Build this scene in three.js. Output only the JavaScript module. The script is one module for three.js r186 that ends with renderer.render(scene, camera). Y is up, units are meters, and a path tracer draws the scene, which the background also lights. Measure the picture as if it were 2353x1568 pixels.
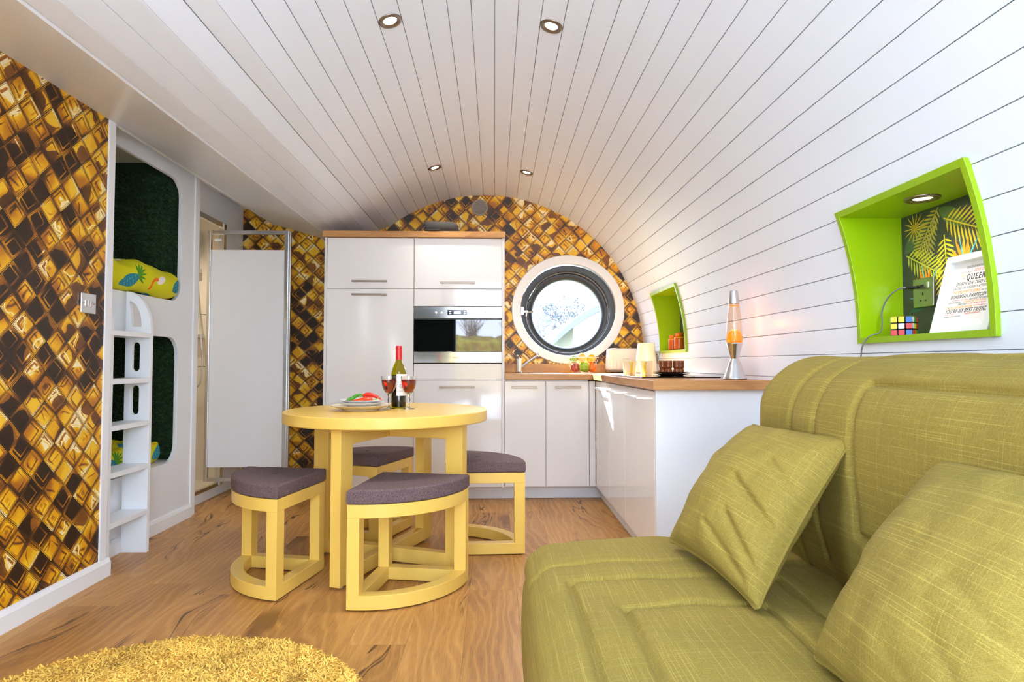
import * as THREE from 'three';
import { mergeGeometries, mergeVertices } from 'three/addons/utils/BufferGeometryUtils.js';
import { RoundedBoxGeometry } from 'three/addons/geometries/RoundedBoxGeometry.js';
import { RectAreaLightUniformsLib } from 'three/addons/lights/RectAreaLightUniformsLib.js';

// ------------------------------------------------------------------ camera, sky, sun, exposure
const V3 = (x, y, z) => new THREE.Vector3(x, y, z);
const scene = new THREE.Scene();
const camera = new THREE.PerspectiveCamera(58.496, 2353 / 1568, 0.05, 300);
camera.rotation.order = 'YXZ';
camera.position.set(0, 0.93, 0);
camera.rotation.set(0.036397, -0.028920, 0);
scene.add(camera);
const renderer = new THREE.WebGLRenderer({ antialias: true });
renderer.toneMapping = THREE.LinearToneMapping;
renderer.toneMappingExposure = 2.9;
renderer.shadowMap.enabled = true;
RectAreaLightUniformsLib.init();
const SKY = 4.6;          // brightness of the hazy spring sky
{
  const W = 256, H = 128, d = new Float32Array(W * H * 4);
  for (let j = 0; j < H; j++) for (let i = 0; i < W; i++) {
    const el = ((j + 0.5) / H - 0.5) * Math.PI, s = Math.max(0, Math.sin(el)), k = (j * W + i) * 4;
    const h = Math.pow(1 - s, 2.2), low = el < 0 ? 0.35 : 1;
    d[k] = SKY * low * (0.68 + 0.2 * h); d[k + 1] = SKY * low * (0.87 + 0.11 * h); d[k + 2] = SKY * low * (1.16 + 0.0 * h); d[k + 3] = 1;
  }
  const t = new THREE.DataTexture(d, W, H, THREE.RGBAFormat, THREE.FloatType);
  t.mapping = THREE.EquirectangularReflectionMapping; t.magFilter = THREE.LinearFilter; t.minFilter = THREE.LinearFilter; t.wrapS = THREE.RepeatWrapping; t.needsUpdate = true;
  scene.background = t;
}
const sun = new THREE.DirectionalLight(new THREE.Color().setRGB(1, 0.95, 0.88), 22);
sun.position.set(-2.9, 5.7, -10.2); sun.target.position.set(0, 0, 0);
sun.castShadow = true; sun.shadow.mapSize.set(2048, 2048);
Object.assign(sun.shadow.camera, { left: -14, right: 14, top: 14, bottom: -14, near: 0.5, far: 60 });
scene.add(sun, sun.target);

// ------------------------------------------------------------------ helpers
function rng(seed) { let s = seed | 0; return () => { s = (s + 0x6d2b79f5) | 0; let t = Math.imul(s ^ (s >>> 15), 1 | s); t = (t + Math.imul(t ^ (t >>> 7), 61 | t)) ^ t; return ((t ^ (t >>> 14)) >>> 0) / 4294967296; }; }
const PERM = (() => { const r = rng(77), p = new Float32Array(65536); for (let i = 0; i < 65536; i++) p[i] = r(); return p; })();
const hash2 = (i, j) => PERM[(Math.imul(i, 374761393) + Math.imul(j, 668265263) ^ Math.imul(i ^ (j << 3), 2246822519) >>> 7) >>> 3 & 65535];
function vnoise(x, y) {
  const i = Math.floor(x), j = Math.floor(y), fx = x - i, fy = y - j, u = fx * fx * (3 - 2 * fx), v = fy * fy * (3 - 2 * fy);
  const a = hash2(i, j), b = hash2(i + 1, j), c = hash2(i, j + 1), d = hash2(i + 1, j + 1);
  return a + (b - a) * u + (c - a) * v + (a - b - c + d) * u * v;
}
const fbm = (x, y, o = 3) => { let s = 0, a = 0.5, n = 0; for (let k = 0; k < o; k++) { s += a * vnoise(x + k * 17.3, y - k * 9.1); n += a; a *= 0.5; x *= 2; y *= 2; } return s / n; };
const clamp = (x, a = 0, b = 1) => Math.min(b, Math.max(a, x));
const smooth = (a, b, x) => { const t = clamp((x - a) / (b - a)); return t * t * (3 - 2 * t); };
const mix3 = (a, b, t) => [a[0] + (b[0] - a[0]) * t, a[1] + (b[1] - a[1]) * t, a[2] + (b[2] - a[2]) * t];
function dataTex(w, h, fn, srgb = true, wrap = true) {
  const d = new Uint8Array(w * h * 4);
  for (let j = 0; j < h; j++) for (let i = 0; i < w; i++) { const c = fn(i / w, j / h), k = (j * w + i) * 4; d[k] = clamp(c[0], 0, 255); d[k + 1] = clamp(c[1], 0, 255); d[k + 2] = clamp(c[2], 0, 255); d[k + 3] = 255; }
  const t = new THREE.DataTexture(d, w, h, THREE.RGBAFormat);
  t.magFilter = THREE.LinearFilter; t.minFilter = THREE.LinearMipmapLinearFilter; t.generateMipmaps = true;
  if (wrap) t.wrapS = t.wrapT = THREE.RepeatWrapping;
  if (srgb) t.colorSpace = THREE.SRGBColorSpace;
  t.needsUpdate = true; return t;
}
function canvasTex(w, h, draw, wrap) {
  const c = document.createElement('canvas'); c.width = w; c.height = h; draw(c.getContext('2d'), w, h);
  const t = new THREE.CanvasTexture(c); t.colorSpace = THREE.SRGBColorSpace; if (wrap) t.wrapS = t.wrapT = THREE.RepeatWrapping; return t;
}
const tiled = (t, sx, sy) => { const c = t.clone(); c.repeat.set(sx, sy); c.needsUpdate = true; return c; };
const std = (color, roughness = 0.5, o = {}) => new THREE.MeshStandardMaterial({ color, roughness, ...o });
const phys = (color, roughness = 0.5, o = {}) => new THREE.MeshPhysicalMaterial({ color, roughness, ...o });

const used = new Map();
const numbered = (n) => { const k = used.get(n) || 0; used.set(n, k + 1); return k ? n + '_' + String(k).padStart(3, '0') : n; };
const shadow = (m) => { m.castShadow = m.receiveShadow = true; return m; };
function tag(o, label, category, group) { o.userData.label = label; o.userData.category = category; if (group) o.userData.group = group; return o; }
function thing(name, label, category, p = [0, 0, 0], turn = 0, group) { const o = new THREE.Group(); o.name = numbered(name); scene.add(o); o.position.set(...p); o.rotation.y = turn; return tag(o, label, category, group); }
function solo(name, geo, mat, label, category, group, p) { const m = shadow(new THREE.Mesh(geo, mat)); m.name = numbered(name); if (p) m.position.set(...p); scene.add(m); return tag(m, label, category, group); }
function part(name, geo, mat, parent, label) { const m = shadow(new THREE.Mesh(geo, mat)); const n = parent.userData.names ||= {}; const k = n[name] = (n[name] ?? -1) + 1; m.name = k ? name + '_' + String(k).padStart(3, '0') : name; if (label) m.userData.label = label; parent.add(m); return m; }
function struct(name, geo, mat) { const m = geo ? shadow(new THREE.Mesh(geo, mat)) : new THREE.Group(); m.name = name; m.userData.kind = 'structure'; scene.add(m); return m; }
function copyOf(o, label, group) { const c = o.clone(); c.name = numbered(o.name.replace(/_\d+$/, '')); scene.add(c); c.userData = { label: label || o.userData.label, category: o.userData.category }; if (group) c.userData.group = group; return c; }

const M = (g) => { const list = g.map((x) => { const y = x.index ? x.toNonIndexed() : x; for (const k of Object.keys(y.attributes)) if (!['position', 'normal', 'uv'].includes(k)) y.deleteAttribute(k); return y; }); return list.length > 1 ? mergeGeometries(list) : list[0]; };
// metre uv from the face's direction; 'along' gives the axis that becomes u
function uvm(g, along = 'x', off = [0, 0]) {
  g = g.index ? g.toNonIndexed() : g;
  const p = g.attributes.position, n = g.attributes.normal, uv = new Float32Array(p.count * 2), ax = { x: 0, y: 1, z: 2 }[along];
  for (let f = 0; f < p.count; f += 3) {
    const m = [0, 1, 2].map((c) => Math.abs(n.getComponent(f, c) + n.getComponent(f + 1, c) + n.getComponent(f + 2, c)));
    const d = m[0] >= m[1] && m[0] >= m[2] ? 0 : m[1] >= m[2] ? 1 : 2;
    let a = ax, b = [0, 1, 2].find((c) => c !== d && c !== a);
    if (a === d) { a = (d + 1) % 3; b = (d + 2) % 3; if (d === 2) { a = 0; b = 1; } if (d === 0) { a = 2; b = 1; } }
    for (let v = f; v < f + 3; v++) { uv[v * 2] = p.getComponent(v, a) + off[0]; uv[v * 2 + 1] = p.getComponent(v, b) + off[1]; }
  }
  g.setAttribute('uv', new THREE.BufferAttribute(uv, 2)); return g;
}
// box from corner to corner, edges rounded by r
function bx(x0, y0, z0, x1, y1, z1, r = 0) {
  const w = Math.abs(x1 - x0), h = Math.abs(y1 - y0), d = Math.abs(z1 - z0), k = Math.min(r, w / 2.01, h / 2.01, d / 2.01);
  const g = k > 0 ? new RoundedBoxGeometry(w, h, d, 2, k) : new THREE.BoxGeometry(w, h, d);
  g.translate((x0 + x1) / 2, (y0 + y1) / 2, (z0 + z1) / 2); return g;
}
const lathe = (pts, seg = 40) => new THREE.LatheGeometry(pts.map((p) => new THREE.Vector2(p[0], p[1])), seg);
const tube = (pts, r, seg = 40, closed = false, rad = 10) => new THREE.TubeGeometry(new THREE.CatmullRomCurve3(pts.map((p) => V3(...p)), closed), seg, r, rad, closed);
const cyl = (a, b, r, seg = 16) => { const A = V3(...a), B = V3(...b), g = new THREE.CylinderGeometry(r, r, A.distanceTo(B), seg); g.applyQuaternion(new THREE.Quaternion().setFromUnitVectors(V3(0, 1, 0), B.clone().sub(A).normalize())); const c = A.add(B).multiplyScalar(0.5); g.translate(c.x, c.y, c.z); return g; };
function extr(shape, depth, bevel = 0, curve = 24, seg = 2) { return new THREE.ExtrudeGeometry(shape, { depth: depth - 2 * bevel, bevelEnabled: bevel > 0, bevelThickness: bevel, bevelSize: bevel, bevelOffset: -bevel, bevelSegments: seg, curveSegments: curve }).translate(0, 0, bevel); }
const poly = (pts) => { const s = new THREE.Shape(); pts.forEach((p, i) => (i ? s.lineTo(...p) : s.moveTo(...p))); s.closePath(); return s; };
function rrect(x0, y0, x1, y1, r, P = THREE.Shape) { const s = new P(); s.moveTo(x0 + r, y0); s.lineTo(x1 - r, y0); s.absarc(x1 - r, y0 + r, r, -Math.PI / 2, 0); s.lineTo(x1, y1 - r); s.absarc(x1 - r, y1 - r, r, 0, Math.PI / 2); s.lineTo(x0 + r, y1); s.absarc(x0 + r, y1 - r, r, Math.PI / 2, Math.PI); s.lineTo(x0, y0 + r); s.absarc(x0 + r, y0 + r, r, Math.PI, 1.5 * Math.PI); return s; }
function smoothNormals(g) {
  g.computeVertexNormals();
  const p = g.attributes.position, n = g.attributes.normal, map = new Map(), key = (i) => Math.round(p.getX(i) * 2e4) + ',' + Math.round(p.getY(i) * 2e4) + ',' + Math.round(p.getZ(i) * 2e4);
  for (let i = 0; i < p.count; i++) { const k = key(i), a = map.get(k) || [0, 0, 0]; a[0] += n.getX(i); a[1] += n.getY(i); a[2] += n.getZ(i); map.set(k, a); }
  for (let i = 0; i < p.count; i++) { const a = map.get(key(i)), l = Math.hypot(...a) || 1; n.setXYZ(i, a[0] / l, a[1] / l, a[2] / l); }
  return g;
}
// soft box: rounded, subdivided, displaced along its normal; uv in metres
function softBox([x0, y0, z0], [x1, y1, z1], r, [sx, sy, sz], disp) {
  const w = x1 - x0, h = y1 - y0, d = z1 - z0, g = new THREE.BoxGeometry(w, h, d, sx, sy, sz), p = g.attributes.position, nn = g.attributes.normal, uv = g.attributes.uv, q = V3(), c = V3();
  for (let i = 0; i < p.count; i++) {
    q.fromBufferAttribute(p, i);
    const ax = Math.abs(nn.getX(i)), ay = Math.abs(nn.getY(i));
    if (ay > 0.5) uv.setXY(i, q.z, q.x); else if (ax > 0.5) uv.setXY(i, q.z, q.y); else uv.setXY(i, q.x, q.y);
    c.set(clamp(q.x, -w / 2 + r, w / 2 - r), clamp(q.y, -h / 2 + r, h / 2 - r), clamp(q.z, -d / 2 + r, d / 2 - r));
    const n = q.clone().sub(c); if (n.lengthSq() < 1e-12) n.fromBufferAttribute(nn, i); n.normalize();
    if (q.distanceTo(c) > 1e-6) q.copy(c).addScaledVector(n, r);
    const P = q.clone().add(V3((x0 + x1) / 2, (y0 + y1) / 2, (z0 + z1) / 2)), e = disp(P, n);
    if (typeof e === 'number') P.addScaledVector(n, e); else P.add(e);
    p.setXYZ(i, P.x, P.y, P.z);
  }
  return smoothNormals(g);
}

// ------------------------------------------------------------------ textures
const DIAG = 0.1125, NT = 18;
const wallpaperTex = (() => {
  const ramp = [[0, [34, 25, 20]], [0.18, [62, 38, 22]], [0.36, [118, 72, 34]], [0.52, [176, 108, 30]], [0.68, [218, 150, 22]], [0.82, [238, 180, 26]], [0.93, [246, 200, 48]], [1, [255, 240, 190]]];
  const col = (t) => { t = clamp(t); for (let k = 1; k < ramp.length; k++) if (t <= ramp[k][0]) return mix3(ramp[k - 1][1], ramp[k][1], (t - ramp[k - 1][0]) / (ramp[k][0] - ramp[k - 1][0])); return ramp[ramp.length - 1][1]; };
  const wrapN = (x, y, f) => { const X = x * f, Y = y * f; return vnoise(((X % (NT * f)) + NT * f) % (NT * f), Y); };
  return dataTex(2048, 2048, (a, b) => {
    const x = a * NT, y = b * NT, wx = (vnoise(x * 1.7 + 5, y * 1.7) - 0.5) * 0.09, wy = (vnoise(x * 1.7, y * 1.7 + 9) - 0.5) * 0.09;
    const edge = Math.min(1, 8 * Math.min(a, 1 - a, b, 1 - b)), u = x + y + wx * edge, v = x - y + wy * edge;
    const i = Math.floor(u), j = Math.floor(v), fu = u - i, fv = v - j, M2 = 2 * NT, ci = (((i + j) % M2) + M2) % M2, cj = (((i - j) % M2) + M2) % M2;
    const h = hash2(ci + 11, cj + 40), h2 = hash2(ci + 300, cj + 7), h3 = hash2(ci + 90, cj + 511), h4 = hash2(ci + 777, cj + 33), reg = fbm(ci * 0.17 + 3, cj * 0.17, 2);
    const fine = fbm(x * 9, y * 9, 3) - 0.5, e = Math.min(fu, 1 - fu, fv, 1 - fv) + (h2 - 0.5) * 0.012;
    const tone = clamp(0.64 + (reg - 0.5) * 1.1 + (h - 0.5) * 1.05);
    const cx = fu - 0.5 + (h2 - 0.5) * 0.1, cy = fv - 0.5 + (h3 - 0.5) * 0.1, w1 = fbm(fu * 1.5 + h * 60, fv * 1.5 + h2 * 60, 2) - 0.5, w2 = fbm(fu * 4.5 + h3 * 40, fv * 4.5 + h * 40, 2) - 0.5;
    const sq = Math.pow(Math.pow(Math.abs(cx), 9) + Math.pow(Math.abs(cy), 9), 1 / 9) + w1 * 0.14 + w2 * 0.04, ang = h4 * 6.28, side = (cx * Math.cos(ang) + cy * Math.sin(ang)) * 2;
    let t;
    const s1 = side + w1 * 1.5, bend = Math.sin(h * 20) * 0.3, sw = (cx * Math.sin(ang) - cy * Math.cos(ang)) + bend * side + w1 * 0.5 + (h2 - 0.5) * 0.3, L = Math.max(cx * (h > 0.5 ? 1 : -1), cy * (h2 > 0.5 ? 1 : -1));
    if (e < 0.018) t = 0.1 + 0.1 * fine;
    else if (e < 0.05) t = 0.36 + 0.34 * tone + 0.3 * side + 0.16 * fine;
    else if (e < 0.07) t = 0.13 + 0.18 * tone + 0.1 * fine;
    else if (sq > 0.408) t = tone * 0.72 + 0.14 + 0.35 * side;
    else if (sq > 0.386) t = 0.14 + 0.24 * tone + 0.4 * Math.max(0, side);
    else if (tone < 0.36) {
      t = 0.07 + 0.04 * fine + 0.05 * side;
      if (L > 0.2 && L < 0.27 + w1 * 0.12 && h3 > 0.3) t = 0.5 + 0.25 * side + 0.1 * fine;
      if (h4 > 0.6) t += 0.34 * smooth(0.05, 0.16, s1 - 0.45);
    } else {
      const kind = hash2(ci + 51, cj + 213), s2 = side + bend * sw * 2 + w1 * 2.2;
      t = tone * 0.46 + 0.47 + 0.26 * Math.tanh(s1 * 2.2) * (0.4 + 0.6 * h4) + fine * 0.08;
      if (kind < 0.3) t -= 0.42 * Math.exp(-(((sw) / (0.03 + 0.06 * h3)) ** 2)) * smooth(0.36, 0.2, sq);
      else if (kind < 0.62) { const wdg = smooth(0.02, -0.05, s2 + 0.18 - 0.3 * h3); t = t * (1 - 0.62 * wdg) + 0.08 * wdg + 0.2 * Math.exp(-(((s2 + 0.18 - 0.3 * h3) / 0.03) ** 2)); }
      else if (kind < 0.84) { const q = Math.abs(sq - 0.2 - w2 * 0.12 - side * 0.08); t -= 0.34 * smooth(0.05, 0.02, q) * smooth(-0.3, 0.25, side); t -= 0.25 * smooth(0.16, 0.06, sq) * (h2 > 0.5 ? 1 : -0.5); }
      if (L > 0.22 && L < 0.29 + w1 * 0.2 && h3 > 0.3) t = t * 0.4 + 0.06;
      if (h3 > 0.62 && tone > 0.6 && s1 > 0.3 && s1 < 0.52) t = 0.9 + 0.12 * smooth(0.3, 0.42, s1);
      t = Math.min(t, 0.93 + (h3 > 0.62 && tone > 0.6 ? 0.07 : 0));
    }
    return col(t);
  });
})();
function oakTex(W, H, LX, LY, dark, mid, light, cracks, seed) {
  return dataTex(W, H, (a, b) => {
    const u = a * LX, v = b * LY, s = seed;
    const w = fbm(u * 1.1 + s, v * 5, 3), w2 = fbm(u * 3.5 + s, v * 16, 3);
    const r = v * 22 + w * 7 + w2 * 1.4, ring = 0.5 + 0.5 * Math.sin(r * 6.283), line = Math.pow(ring, 3);
    const fib = vnoise(u * 26 + s, v * 620), fib2 = vnoise(u * 60, v * 1500 + s), blot = fbm(u * 1.6 + 9, v * 4 + s, 3), knot = smooth(0.74, 0.86, fbm(u * 2.1 + 40, v * 6.5 + s, 2));
    let t = 0.52 + (blot - 0.5) * 0.6 + (line - 0.4) * 0.22 * (0.4 + w2) + (fib - 0.5) * 0.24 + (fib2 - 0.5) * 0.12 - knot * 0.45;
    let c = t < 0.5 ? mix3(dark, mid, clamp(t * 2)) : mix3(mid, light, clamp(t * 2 - 1));
    if (cracks) { const k = fbm(u * 2.2 + 71, v * 34 + w * 8 + s, 3), m = smooth(0.6, 0.72, fbm(u * 1.3 + 13, v * 3 + s * 2, 2)); const q = smooth(0.035, 0.0, Math.abs(k - 0.5)) * m; c = mix3(c, [58, 36, 22], q * 0.8); }
    return c;
  });
}
const floorTex = oakTex(2048, 1024, 2.4, 1.2, [130, 88, 44], [188, 137, 74], [216, 168, 102], true, 3);
const worktopTex = oakTex(1024, 512, 1.6, 0.8, [160, 106, 56], [194, 142, 84], [216, 170, 112], false, 21);
const linenTex = dataTex(1024, 1024, (a, b) => {
  const x = a * 1024, y = b * 1024, wv = ((x >> 2) + (y >> 2)) & 1 ? 0.045 : -0.045, ry = Math.floor(y / 3), rx = Math.floor(x / 3);
  const streak = (t, r, s) => (hash2(r, s) > 0.6 ? smooth(0.5, 0.85, vnoise(t * 5 + r * 7.7, r * 3.7 + s)) * (0.4 + 0.6 * hash2(r, s + 3)) : 0);
  const n = (vnoise(x * 0.9, y * 0.5) - 0.5) * 0.14 + (vnoise(x * 0.25, Math.floor(y / 4) * 5.3) - 0.5) * 0.16 + (vnoise(Math.floor(x / 4) * 5.1, y * 0.25) - 0.5) * 0.14;
  const t = 0.33 + wv + n + streak(a, ry, 5) * 0.32 + streak(b, rx, 9) * 0.18;
  return mix3([112, 93, 25], [198, 180, 92], clamp(t));
});
const linenBump = dataTex(256, 256, (a, b) => { const x = a * 256, y = b * 256, v = 128 + 60 * Math.sin(x * 1.5708) * Math.sin(y * 1.5708) + 60 * (vnoise(x, y) - 0.5); return [v, v, v]; }, false);
const tweedTex = dataTex(512, 512, (a, b) => {
  const x = a * 512, y = b * 512, n = vnoise(x * 0.55, y * 0.12) * 0.55 + vnoise(x * 0.8, y * 0.8) * 0.45;
  return mix3([70, 55, 58], [144, 122, 123], smooth(0.2, 0.85, n));
});
const brushTex = dataTex(512, 512, (a, b) => { const v = 128 + 90 * (vnoise(a * 8, b * 190) - 0.5) + 50 * (vnoise(a * 24, b * 420) - 0.5); return [v, v, v]; }, false);
const steelTex = dataTex(256, 512, (a, b) => { const v = 96 + 70 * (vnoise(a * 3, b * 500) - 0.5); return [v, v, v]; }, false);

// ------------------------------------------------------------------ materials
const mBoard = phys('#ebf2fc', 0.33), mWhite = std('#eef1f4', 0.42), mGloss = phys('#f2f0ee', 0.09), mCarcass = std('#e9e7e5', 0.4);
const mPaper = std('#ffffff', 0.42, { map: tiled(wallpaperTex, 1 / (NT * DIAG), 1 / (NT * DIAG)) });
const mFloor = std('#ffffff', 0.42, { map: tiled(floorTex, 1 / 2.4, 1 / 1.2), bumpMap: tiled(floorTex, 1 / 2.4, 1 / 1.2), bumpScale: 0.0006 });
const mOak = std('#ffffff', 0.4, { map: tiled(worktopTex, 1 / 1.6, 1 / 0.8) });
const mLinen = std('#ffffff', 0.85, { map: tiled(linenTex, 1 / 0.42, 1 / 0.42), bumpMap: tiled(linenBump, 12, 12), bumpScale: 0.0004 });
const mTweed = std('#ffffff', 0.95, { map: tiled(tweedTex, 1 / 0.14, 1 / 0.14) });
const mYellow = phys('#f1ca62', 0.34, { bumpMap: tiled(brushTex, 3, 3), bumpScale: 0.0003 });
const mLime = phys('#94bc08', 0.25), mChrome = std('#d8d8da', 0.14, { metalness: 1 }), mNickel = std('#8f857b', 0.36, { metalness: 1 });
const mSteel = std('#cfcfcd', 0.3, { metalness: 1, roughnessMap: tiled(steelTex, 1, 4) }), mAlu = std('#dfe2e6', 0.25, { metalness: 1 });
const mDark = phys('#2c333b', 0.38), mBlack = phys('#0b0c0e', 0.06), mBlackPlastic = std('#1a1a1b', 0.45), mShadowGap = std('#3a3836', 0.8);
const mPane = phys('#ffffff', 0, { transmission: 1, thickness: 0, ior: 1.45 }), mGlass = phys('#ffffff', 0, { transmission: 1, thickness: 0.004, ior: 1.45 });
const mFrost = phys('#f4f6f8', 0.95, { transmission: 0.15, thickness: 0 });
const mCream = phys('#e6d9c2', 0.25), mCeramic = phys('#f4efe6', 0.12);
const glow = (c, k) => new THREE.MeshStandardMaterial({ color: '#ffffff', emissive: c, emissiveIntensity: k, roughness: 0.4 });

// ------------------------------------------------------------------ setting
const ZB = 0.85, ZF = -4.76;                       // rear wall and far wall of the pod
const XC = -0.07, YC = 1.01, RP = 1.243;           // curve of the pod
const XL = -1.7;                                   // papered left wall
{ // floor: oak planks, each its own piece
  const f = struct('floor', null), r = rng(5);
  const slab = part('subfloor', bx(-2.75, -0.12, -4.95, 1.4, -0.012, ZB + 0.1), mShadowGap, f);
  const PW = 0.192, PL = 1.29;
  let row = 0;
  for (let x = -2.02; x < 1.15; x += PW, row++) {
    let z = ZB - hash2(row, 71) * PL;
    for (let k = 0; k < 7; k++, z -= PL) {
      const z1 = Math.min(z + PL, ZB), z0 = Math.max(z, ZF - 0.01);
      if (z1 - z0 < 0.02) continue;
      const g = uvm(bx(x + 0.00015, -0.012, z0 + 0.00015, x + PW - 0.00015, 0, z1 - 0.00015, 0.0007), 'z', [0, 0]);
      const uv = g.attributes.uv, ou = 0.05 + r() * 0.95, ov = 0.02 + r() * 0.95;
      for (let i = 0; i < uv.count; i++) uv.setXY(i, ou + (uv.getX(i) - z0), ov + (uv.getY(i) - x));
      part('plank', g, mFloor, f);
    }
  }
}
// ceiling line: flat flare on the left, then the round of the pod, then straight down on the right
const seams = [[-1.227, 1.875], [-1.137, 1.879], [-1.05, 1.8986], [-0.965, 1.9217], [-0.895, 1.9736]];
const TH0 = 0.0563, DTH = 0.07064;
for (let k = -10; k <= 21; k++) { const a = TH0 + k * DTH; seams.push([XC + RP * Math.sin(a), YC + RP * Math.cos(a)]); }
{ const [x, y] = seams[seams.length - 1]; for (let k = 1; k < 14; k++) seams.push([XC + RP, y - k * 0.0878]); }
const NICHES = [{ z0: -1.915, z1: -1.375, y0: 0.992, y1: 1.411 }, { z0: -4.245, z1: -3.665, y0: 0.998, y1: 1.418 }];
{
  const ceil = struct('ceiling', null);
  const board = (A, B, cutA, cutB, z0, z1) => {   // a board from seam A to seam B; its edges are chamfered where it is not cut
    const dx = B[0] - A[0], dy = B[1] - A[1], L = Math.hypot(dx, dy), t = [dx / L, dy / L], n = [-t[1], t[0]];   // n points away from the room
    const P = (s, o) => [A[0] + t[0] * s + n[0] * o, A[1] + t[1] * s + n[1] * o], g = 0.0007, c = 0.002;
    const pts = [];
    if (cutA) pts.push(P(0, 0.016), P(0, 0)); else pts.push(P(g, 0.016), P(g, 0.0022), P(c, 0));
    if (cutB) pts.push(P(L, 0), P(L, 0.016)); else pts.push(P(L - c, 0), P(L - g, 0.0022), P(L - g, 0.016));
    return extr(poly(pts), z1 - z0).translate(0, 0, z0);
  };
  for (let k = 0; k + 1 < seams.length; k++) {
    const A = seams[k], B = seams[k + 1];
    if (A[1] < -0.001) break;
    const yl = Math.min(A[1], B[1]), yh = Math.max(A[1], B[1]);
    let cuts = [{ z0: ZF - 0.03, z1: ZB, a: 0, b: 1 }];
    if (A[0] > 0.5) for (const n of NICHES) {
      if (yh <= n.y0 || yl >= n.y1) continue;
      const at = (y) => clamp((y - A[1]) / (B[1] - A[1])), a = at(n.y1), b = at(n.y0), next = [];
      for (const c of cuts) {
        if (n.z0 <= c.z0 || n.z1 >= c.z1) { next.push(c); continue; }
        next.push({ ...c, z1: n.z0 }, { ...c, z0: n.z1 });
        if (a > 0.001) next.push({ z0: n.z0, z1: n.z1, a: 0, b: a });
        if (b < 0.999) next.push({ z0: n.z0, z1: n.z1, a: b, b: 1 });
      }
      cuts = next;
    }
    const L = (t) => [A[0] + (B[0] - A[0]) * t, A[1] + (B[1] - A[1]) * t];
    part('ceiling_board', M(cuts.map((c) => board(L(c.a), L(c.b), c.a > 0, c.b < 1, c.z0, c.z1))), mBoard, ceil);
  }
  // the shell behind the boards, with the niches' holes left open
  const shell = [], nv = seams.map((P, k) => { let x = 0, y = 0; for (const j of [k - 1, k]) if (seams[j] && seams[j + 1]) { const dx = seams[j + 1][0] - seams[j][0], dy = seams[j + 1][1] - seams[j][1], l = Math.hypot(dx, dy); x -= dy / l; y += dx / l; } const l = Math.hypot(x, y); return [x / l, y / l]; });
  for (let k = 0; k + 1 < seams.length; k++) {
    const A = seams[k], B = seams[k + 1], q = (t, o) => [0, 1].map((i) => seams[k][i] + (seams[k + 1][i] - seams[k][i]) * t + (nv[k][i] + (nv[k + 1][i] - nv[k][i]) * t) * o);
    const seg = (z0, z1, a = 0, b = 1) => { if (b - a > 0.001) shell.push(extr(poly([q(a, 0.019), q(b, 0.019), q(b, 0.08), q(a, 0.08)]), z1 - z0).translate(0, 0, z0)); };
    if (A[0] > 0.5 && Math.max(A[1], B[1]) > 0.992 && Math.min(A[1], B[1]) < 1.418) {
      const at = (y) => clamp((y - A[1]) / (B[1] - A[1]));
      seg(ZF - 0.1, NICHES[1].z0); seg(NICHES[1].z1, NICHES[0].z0); seg(NICHES[0].z1, ZB);
      for (const n of NICHES) { seg(n.z0, n.z1, 0, at(n.y1)); seg(n.z0, n.z1, at(n.y0), 1); }
    } else seg(ZF - 0.1, ZB);
  }
  part('shell', M(shell), std('#b9b9bc', 0.8), ceil);
  // soffit over the left wall, bead and trim strip
  part('soffit', extr(poly([[-1.348, 1.9077], [-1.348, 2.2], [-1.7, 2.2], [-1.7, 2.004]]), ZB - ZF + 0.02).translate(0, 0, ZF - 0.02), mBoard, ceil);
  part('cove_strip', extr(poly([[-1.2, 1.95], [-1.232, 1.876], [-1.24, 1.872], [-1.25, 1.8745], [-1.348, 1.901], [-1.351, 1.905], [-1.351, 2.0]]), ZB - ZF + 0.02).translate(0, 0, ZF - 0.02), mBoard, ceil);
  part('wing_ceiling', bx(-2.8, 2.13, -4.9, -1.69, 2.25, -1.75), mWhite, ceil);
  part('soffit_lip', bx(-1.715, 2.003, ZF, -1.69, 2.2, -2.74), mWhite, ceil);
}
{ // far wall with the round window's hole
  const s = poly([[-2.8, -0.02], [1.4, -0.02], [1.4, 2.45], [-2.8, 2.45]]), h = new THREE.Path();
  h.absellipse(0.579, 1.34, 0.372, 0.39, 0, Math.PI * 2, true); s.holes.push(h);
  const g = extr(s, 0.14, 0, 64).translate(0, 0, ZF - 0.14);
  struct('wall_end', g, [mPaper, mWhite]);
}
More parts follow.
